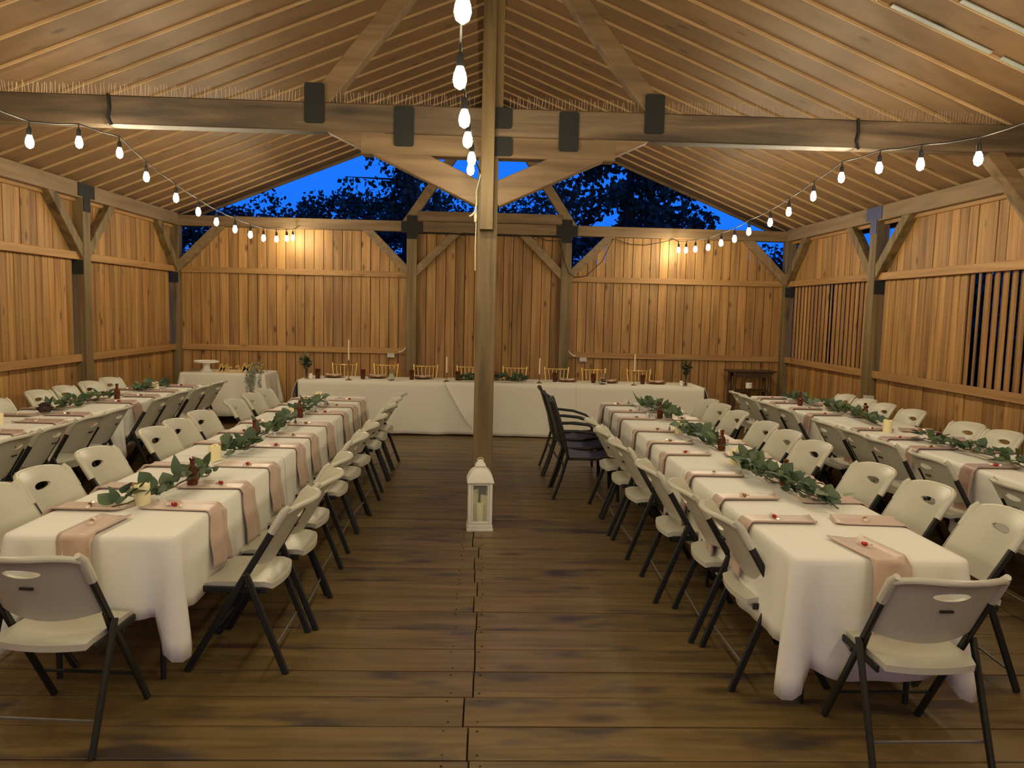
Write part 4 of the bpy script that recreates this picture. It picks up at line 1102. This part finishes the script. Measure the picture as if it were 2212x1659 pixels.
# ------------------------------------------------------------------ gold chairs behind the head table
def gold_chair():
    r = empty('gold_spindle_chair')
    # local +y faces the table (front); back at y = -.19
    for s in (-1, 1):
        pts = [(s * .185, -.17, 0), (s * .18, -.165, .45), (s * .165, -.185, .70), (s * .187, -.21, .92), (s * .188, -.212, .935)]
        mb = MB().tube(pts, .0115, 8)
        for zz in (.56, .66, .76, .86): 
            t = zz; xx = s * (.173 + .014 * abs(zz - .70) / .22); mb.lathe([(.011, -.006), (.0150, 0), (.011, .006)], 8, (xx, -.170 - (zz - .45) * .085, zz))
        mb.obj('leg', GOLD, r, None, True, 50)
        MB().tube([(s * .19, .19, 0), (s * .185, .185, .43)], .012, 8).obj('leg', GOLD, r, None, True, 50)
        MB().tube([(s * .185, -.165, .22), (s * .185, .185, .22)], .008, 6).obj('stretcher', GOLD, r)
    MB().tube([(-.187, -.208, .905), (.187, -.208, .905)], .0095, 8).obj('top_rail', GOLD, r, None, True)
    MB().tube([(-.168, -.187, .655), (.168, -.187, .655)], .0085, 8).obj('lower_rail', GOLD, r, None, True)
    for k in range(5):
        u = (k - 2) / 2.0
        mb = MB().tube([(u * .105, -.187, .655), (u * .125, -.208, .905)], .0055, 6)
        mb.lathe([(.005, -.008), (.009, 0), (.005, .008)], 6, (u * .114, -.197, .775)); mb.lathe([(.005, -.008), (.009, 0), (.005, .008)], 6, (u * .12, -.202, .84))
        mb.obj('spindle', GOLD, r, None, True, 50)
    MB().bar((0, -.19, .455), (0, .20, .455), .39, .03, (0, 0, 1), .01).obj('seat', GOLD, r)
    MB().tube([(-.185, .185, .25), (.185, .185, .25)], .008, 6).obj('stretcher', GOLD, r); MB().tube([(-.185, -.165, .25), (.185, -.165, .25)], .008, 6).obj('stretcher', GOLD, r)
    return r
g0 = None
for i, x in enumerate((-2.17, -1.52, -.92, -.24, .47, 1.13, 1.72, 2.43)):
    g = gold_chair() if g0 is None else copy_tree(g0)
    if g0 is None: g0 = g
    g.location = (x, 11.80, 0); g.rotation_euler = (0, 0, PI + random.uniform(-.05, .05))
    tag(g, f'gold spindle-back chair, {ORD[i]} from the left behind the head table', 'chair', 'gold spindle chairs')

# ------------------------------------------------------------------ patio armchairs
def patio_chair():
    r = empty('patio_armchair')
    for s in (-1, 1):
        X = s * .27
        MB().tube([(X, -.33, 0), (X, -.26, .20), (X, -.20, .42), (X, -.25, .66), (X, -.33, .90), (X, -.345, .935)], .015, 8).obj('rear_leg', FRAME, r, None, True, 60)
        MB().tube([(X * 1.04, .29, 0), (X * 1.04, .28, .42), (X * 1.04, .26, .55), (X * 1.04, .20, .61), (X * 1.04, .05, .655), (X * 1.04, -.12, .67), (X * 1.0, -.25, .665)], .015, 8).obj('arm', FRAME, r, None, True, 60)
        MB().tube([(X * .98, -.21, .40), (X * .98, 0, .405), (X * .98, .27, .425)], .013, 8).obj('seat_rail', FRAME, r, None, True)
    vs = []; fs = []
    for j in range(11):
        t = j / 10
        yv = -.20 + .49 * t; z = .415 - .028 * math.sin(PI * t) + .012 * t
        for i in range(9): u = i / 8 * 2 - 1; vs.append((u * .262, yv, z - .012 * (1 - u * u)))
    for j in range(10):
        for i in range(8): q = j * 9 + i; fs.append((q, q + 1, q + 10, q + 9))
    o = MB().add(vs, fs).obj('sling_seat', MESHBLUE, r, None, True); o.modifiers.new('t', 'SOLIDIFY').thickness = .006
    vs = []; fs = []
    prof = [(-.20, .45), (-.225, .55), (-.25, .66), (-.29, .78), (-.33, .90), (-.345, .93)]
    for yv, z in prof:
        for i in range(9): u = i / 8 * 2 - 1; vs.append((u * .258, yv - .018 * (1 - u * u), z))
    for j in range(len(prof) - 1):
        for i in range(8): q = j * 9 + i; fs.append((q, q + 1, q + 10, q + 9))
    o = MB().add(vs, fs).obj('sling_back', FRAME, r, None, True); o.modifiers.new('t', 'SOLIDIFY').thickness = .006
    MB().tube([(-.27, -.345, .935), (-.14, -.368, .945), (0, -.375, .948), (.14, -.368, .945), (.27, -.345, .935)], .014, 8).obj('top_rail', FRAME, r, None, True)
    MB().tube([(-.265, .275, .42), (.265, .275, .42)], .012, 6).obj('front_rail', FRAME, r); MB().tube([(-.265, -.23, .28), (.265, -.23, .28)], .010, 6).obj('stretcher', FRAME, r)
    return r
p0 = None
for i, (yv, wh) in enumerate(((7.50, 'nearest'), (8.05, 'middle'), (8.60, 'farthest'))):
    p = patio_chair() if p0 is None else copy_tree(p0)
    if p0 is None: p0 = p
    p.location = (1.03 - .02 * i, yv, 0); p.rotation_euler = (0, 0, -PI / 2 + (-.06, .03, -.02)[i])
    tag(p, f'{wh} dark metal sling armchair on the aisle side of the right aisle table row', 'chair', 'dark patio armchairs')

# ------------------------------------------------------------------ lantern
def lantern(x, y):
    r = empty('white_lantern', (x, y, 0), math.radians(3)); tag(r, 'weathered white wooden lantern on the floor in front of the post', 'lantern')
    MB().box((0, 0, .008), (.215, .215, .016)).box((0, 0, .030), (.205, .205, .03)).box((0, 0, .049), (.190, .190, .010)).obj('base', WHITEPAINT, r)
    b = .086
    for sx in (-1, 1):
        for sy in (-1, 1):
            MB().bar((sx * b, sy * b, .054), (sx * b, sy * b, .40), .024, .024, (0, 1, 0), .003).obj('corner_post', WHITEPAINT, r)
    for k in range(4):
        M = Matrix.Rotation(k * PI / 2, 4, 'Z')
        mb = MB(); 
        mb.bar((-.076, -b, .066), (.076, -b, .066), .016, .022, (0, 0, 1), .003); mb.bar((-.076, -b, .388), (.076, -b, .388), .016, .022, (0, 0, 1), .003)
        mb.bar((-.066, -b, .066), (-.066, -b, .39), .014, .016, (0, 1, 0), .003); mb.bar((.066, -b, .066), (.066, -b, .39), .014, .016, (0, 1, 0), .003)
        mb.v = [tuple(M @ Vector(v)) for v in mb.v]
        fr = mb.obj('window_frame', WHITEPAINT, r)
        pm = MB().box((0, -b, .228), (.13, .003, .31)); pm.v = [tuple(M @ Vector(v)) for v in pm.v]
        pm.obj('pane', PANE, fr)
    MB().lathe([(.108, .398), (.110, .405), (.104, .425), (.088, .462), (.066, .492), (.045, .508), (.040, .512), (.0, .513)], 4, sq=True).obj('roof', WHITEPAINT, r)
    MB().lathe([(.036, .508), (.036, .524), (.044, .526), (.042, .534), (.026, .556), (.018, .572), (.008, .578), (.0, .579)], 4, sq=True).obj('cap', WHITEPAINT, r)
    MB().tube([(.026 * math.cos(a), 0, .572 + .02 * math.sin(a)) for a in [i * 2 * PI / 14 for i in range(14)]], .0025, 5, closed=True).obj('ring', WHITEPAINT, r)
    return r
lantern(-.015, 6.245)
for (dx, dy, h_, lb) in ((-.047, .03, .255, 'tall'), (.040, .015, .215, 'middle'), (.002, -.042, .165, 'short')):
    pillar(-.015 + dx, 6.245 + dy, .056, .036, h_, f'{lb} ivory pillar candle inside the white lantern', WAX)

# ------------------------------------------------------------------ cake table things
CZ = .765
cs = empty('cake_stand', (-4.27, 11.95, CZ)); tag(cs, 'white pedestal cake stand on the cake table', 'cake stand')
MB().lathe([(.10, 0), (.102, .006), (.075, .02), (.055, .05), (.052, .10), (.065, .125), (.065, .128), (.0, .128)], 24).obj('pedestal', CERAMIC, cs, None, True, 50)
MB().lathe([(.06, .126), (.175, .132), (.188, .137), (.190, .158), (.184, .160), (.176, .148), (.0, .146)], 32).obj('plate', CERAMIC, cs, None, True, 50)
sg = empty('wedding_sign', (-3.95, 11.80, CZ)); tag(sg, 'gold script letters reading Mr and Mrs on the cake table', 'sign')
def word(txt, x, size, nm):
    c = bpy.data.curves.new(nm, 'FONT'); c.body = txt; c.size = size; c.shear = .35; c.extrude = .007; c.offset = .004; c.bevel_depth = .0015
    c.materials.append(GOLD)
    t = bpy.data.objects.new('tmp', c); COL.objects.link(t); bpy.context.view_layer.update()
    me = bpy.data.meshes.new_from_object(t.evaluated_get(bpy.context.evaluated_depsgraph_get())); bpy.data.objects.remove(t)
    put(nm, me, sg, (x, 0, .012), (PI / 2, 0, 0))
word('Mr', -.10, .165, 'letters'); word('&', .13, .15, 'letters'); word('Mrs', .235, .20, 'letters')
MB().box((.14, .0, .006), (.62, .03, .012)).obj('sign_base', GOLD, sg)
vn = empty('trailing_vine', (-3.45, 11.75, CZ)); tag(vn, 'grey green trailing vine spilling over the front of the cake table', 'vine')
rnd = random.Random(3); lf = MB(); st = MB()
for k in range(10):
    x0 = rnd.uniform(-.12, .13); L_ = rnd.uniform(.12, .44); pts = [(x0 * .6, .05, .03), (x0, -.10, .03), (x0, -.175, 0)]
    for q in range(1, 7): pts.append((x0 + rnd.uniform(-.02, .02), -.20 - .006 * q, -L_ * q / 6))
    st.tube(pts, .002, 4)
    for q in range(34):
        i = min(len(pts) - 2, int(rnd.random() * (len(pts) - 1))); p = Vector(pts[i]).lerp(Vector(pts[i + 1]), rnd.random()) + Vector((rnd.uniform(-.02, .02), rnd.uniform(-.02, .004), rnd.uniform(-.01, .02)))
        s_ = rnd.uniform(.014, .026); a = rnd.uniform(0, 6.28); d = Vector((math.cos(a), -abs(math.sin(a)) * .5, rnd.uniform(-.8, .6))).normalized() * s_; e = d.cross(Vector((.3, 1, .2))).normalized() * s_ * .5
        lf.add([p - d * .1, p + d * .5 + e, p + d, p + d * .5 - e], [(0, 1, 2, 3)])
for q in range(90):
    p = Vector((rnd.gauss(0, .07), rnd.uniform(-.12, .08), rnd.uniform(.01, .16))); s_ = rnd.uniform(.02, .035); a = rnd.uniform(0, 6.28)
    d = Vector((math.cos(a), math.sin(a), rnd.uniform(-.3, .8))).normalized() * s_; e = d.cross(Vector((.3, 1, .2))).normalized() * s_ * .5
    lf.add([p - d * .1, p + d * .5 + e, p + d, p + d * .5 - e], [(0, 1, 2, 3)])
o = lf.obj('small_leaves', LEAF3, vn); o['kind'] = 'stuff'
st.obj('stem', STEMM, vn)
# burlap runner on the left end of the cake table
vs = []; fs = []
for i in range(7):
    for j, (px, pz) in enumerate(((.25, .004), (.1, .004), (.0, .004), (-.022, -.02), (-.045, -.15), (-.06, -.28))): vs.append((px, -.28 + i * .09, pz))
for i in range(6):
    for j in range(5): q = i * 6 + j; fs.append((q, q + 1, q + 7, q + 6))
o = MB().add(vs, fs).obj('burlap_runner', BURLAP, None, (-4.565, 12.0, CZ + .002), True); o.modifiers.new('t', 'SOLIDIFY').thickness = .004
tag(o, 'tan burlap runner draped over the left end of the cake table', 'table runner')

# ------------------------------------------------------------------ console stand in the right corner
ct = empty('console_stand', (4.26, 12.16, 0)); tag(ct, 'dark wooden console stand with turned legs in the back right corner', 'table')
MB().bar((-.37, 0, .93), (.37, 0, .93), .34, .028, (0, 0, 1), .006).obj('tabletop', DARKWOOD, ct)
mb = MB()
for sy in (-.13, .13):
    mb.add([(-.33, sy - .01, .915), (.33, sy - .01, .915), (.27, sy - .01, .83), (-.27, sy - .01, .83), (-.33, sy + .01, .915), (.33, sy + .01, .915), (.27, sy + .01, .83), (-.27, sy + .01, .83)], [(0, 1, 2, 3), (7, 6, 5, 4), (0, 4, 5, 1), (1, 5, 6, 2), (2, 6, 7, 3), (3, 7, 4, 0)])
mb.obj('apron', DARKWOOD, ct)
lm = MB().lathe([(.026, .0), (.028, .05), (.020, .10), (.030, .22), (.030, .30), (.020, .34), (.027, .40), (.020, .50), (.031, .58), (.031, .66), (.019, .70), (.028, .80), (.028, .92)], 12).mesh('leg', DARKWOOD, True, 50)
for sx in (-.28, .28):
    for sy in (-.12, .12): put('leg', lm, ct, (sx, sy, 0))
MB().bar((-.29, 0, .615), (.29, 0, .615), .26, .024, (0, 0, 1), .004).obj('shelf', DARKWOOD, ct); MB().bar((-.29, 0, .27), (.29, 0, .27), .26, .024, (0, 0, 1), .004).obj('shelf', DARKWOOD, ct)
jr = empty('glass_jar', (4.22, 12.09, .627)); tag(jr, 'glass jar with a white label on the shelf of the console stand', 'jar')
MB().lathe([(.055, 0), (.060, .006), (.061, .13), (.055, .155), (.042, .17), (.042, .19), (.039, .19), (.050, .155), (.056, .13), (.055, .01), (.002, .008)], 20).obj('glass_body', CLEAR, jr, None, True, 60)
MB().lathe([(.045, .183), (.046, .186), (.046, .208), (.043, .211), (.0, .211)], 20).obj('lid', BRASS, jr, None, True, 40)
mb = MB(); vs = []; fs = []
for i in range(11):
    a = -PI / 2 + math.radians(-58 + 11.6 * i)
    for z in (.035, .125): vs.append((.0625 * math.cos(a), .0625 * math.sin(a), z))
for i in range(10): fs.append((2 * i, 2 * i + 2, 2 * i + 3, 2 * i + 1))
mb.add(vs, fs).obj('label', CARD, jr, None, True)
MB().tube([(-.026 + .0065 * k, -.0640 - .0005, .082 + .008 * math.sin(k * 2.1) + .001 * k) for k in range(9)], .0016, 4).obj('label_writing', INK, jr)
tb = empty('tissue_box', (4.20, 12.07, .283)); tag(tb, 'pale blue tissue box on the bottom shelf of the console stand', 'tissue box')
MB().bar((-.10, 0, .05), (.10, 0, .05), .11, .10, (0, 0, 1), .004).obj('carton', TISSUE, tb)
vs = [(0, 0, .1)]; fs = []
for k in range(9): vs.append((.06 * math.cos(k * .7), .03 * math.sin(k * .7), .12 + .035 * (k % 2) + .01 * math.sin(k)))
for k in range(8): fs.append((0, 1 + k, 2 + k))
MB().add(vs, fs).obj('tissue', PAPER, tb)

# ------------------------------------------------------------------ trees outside
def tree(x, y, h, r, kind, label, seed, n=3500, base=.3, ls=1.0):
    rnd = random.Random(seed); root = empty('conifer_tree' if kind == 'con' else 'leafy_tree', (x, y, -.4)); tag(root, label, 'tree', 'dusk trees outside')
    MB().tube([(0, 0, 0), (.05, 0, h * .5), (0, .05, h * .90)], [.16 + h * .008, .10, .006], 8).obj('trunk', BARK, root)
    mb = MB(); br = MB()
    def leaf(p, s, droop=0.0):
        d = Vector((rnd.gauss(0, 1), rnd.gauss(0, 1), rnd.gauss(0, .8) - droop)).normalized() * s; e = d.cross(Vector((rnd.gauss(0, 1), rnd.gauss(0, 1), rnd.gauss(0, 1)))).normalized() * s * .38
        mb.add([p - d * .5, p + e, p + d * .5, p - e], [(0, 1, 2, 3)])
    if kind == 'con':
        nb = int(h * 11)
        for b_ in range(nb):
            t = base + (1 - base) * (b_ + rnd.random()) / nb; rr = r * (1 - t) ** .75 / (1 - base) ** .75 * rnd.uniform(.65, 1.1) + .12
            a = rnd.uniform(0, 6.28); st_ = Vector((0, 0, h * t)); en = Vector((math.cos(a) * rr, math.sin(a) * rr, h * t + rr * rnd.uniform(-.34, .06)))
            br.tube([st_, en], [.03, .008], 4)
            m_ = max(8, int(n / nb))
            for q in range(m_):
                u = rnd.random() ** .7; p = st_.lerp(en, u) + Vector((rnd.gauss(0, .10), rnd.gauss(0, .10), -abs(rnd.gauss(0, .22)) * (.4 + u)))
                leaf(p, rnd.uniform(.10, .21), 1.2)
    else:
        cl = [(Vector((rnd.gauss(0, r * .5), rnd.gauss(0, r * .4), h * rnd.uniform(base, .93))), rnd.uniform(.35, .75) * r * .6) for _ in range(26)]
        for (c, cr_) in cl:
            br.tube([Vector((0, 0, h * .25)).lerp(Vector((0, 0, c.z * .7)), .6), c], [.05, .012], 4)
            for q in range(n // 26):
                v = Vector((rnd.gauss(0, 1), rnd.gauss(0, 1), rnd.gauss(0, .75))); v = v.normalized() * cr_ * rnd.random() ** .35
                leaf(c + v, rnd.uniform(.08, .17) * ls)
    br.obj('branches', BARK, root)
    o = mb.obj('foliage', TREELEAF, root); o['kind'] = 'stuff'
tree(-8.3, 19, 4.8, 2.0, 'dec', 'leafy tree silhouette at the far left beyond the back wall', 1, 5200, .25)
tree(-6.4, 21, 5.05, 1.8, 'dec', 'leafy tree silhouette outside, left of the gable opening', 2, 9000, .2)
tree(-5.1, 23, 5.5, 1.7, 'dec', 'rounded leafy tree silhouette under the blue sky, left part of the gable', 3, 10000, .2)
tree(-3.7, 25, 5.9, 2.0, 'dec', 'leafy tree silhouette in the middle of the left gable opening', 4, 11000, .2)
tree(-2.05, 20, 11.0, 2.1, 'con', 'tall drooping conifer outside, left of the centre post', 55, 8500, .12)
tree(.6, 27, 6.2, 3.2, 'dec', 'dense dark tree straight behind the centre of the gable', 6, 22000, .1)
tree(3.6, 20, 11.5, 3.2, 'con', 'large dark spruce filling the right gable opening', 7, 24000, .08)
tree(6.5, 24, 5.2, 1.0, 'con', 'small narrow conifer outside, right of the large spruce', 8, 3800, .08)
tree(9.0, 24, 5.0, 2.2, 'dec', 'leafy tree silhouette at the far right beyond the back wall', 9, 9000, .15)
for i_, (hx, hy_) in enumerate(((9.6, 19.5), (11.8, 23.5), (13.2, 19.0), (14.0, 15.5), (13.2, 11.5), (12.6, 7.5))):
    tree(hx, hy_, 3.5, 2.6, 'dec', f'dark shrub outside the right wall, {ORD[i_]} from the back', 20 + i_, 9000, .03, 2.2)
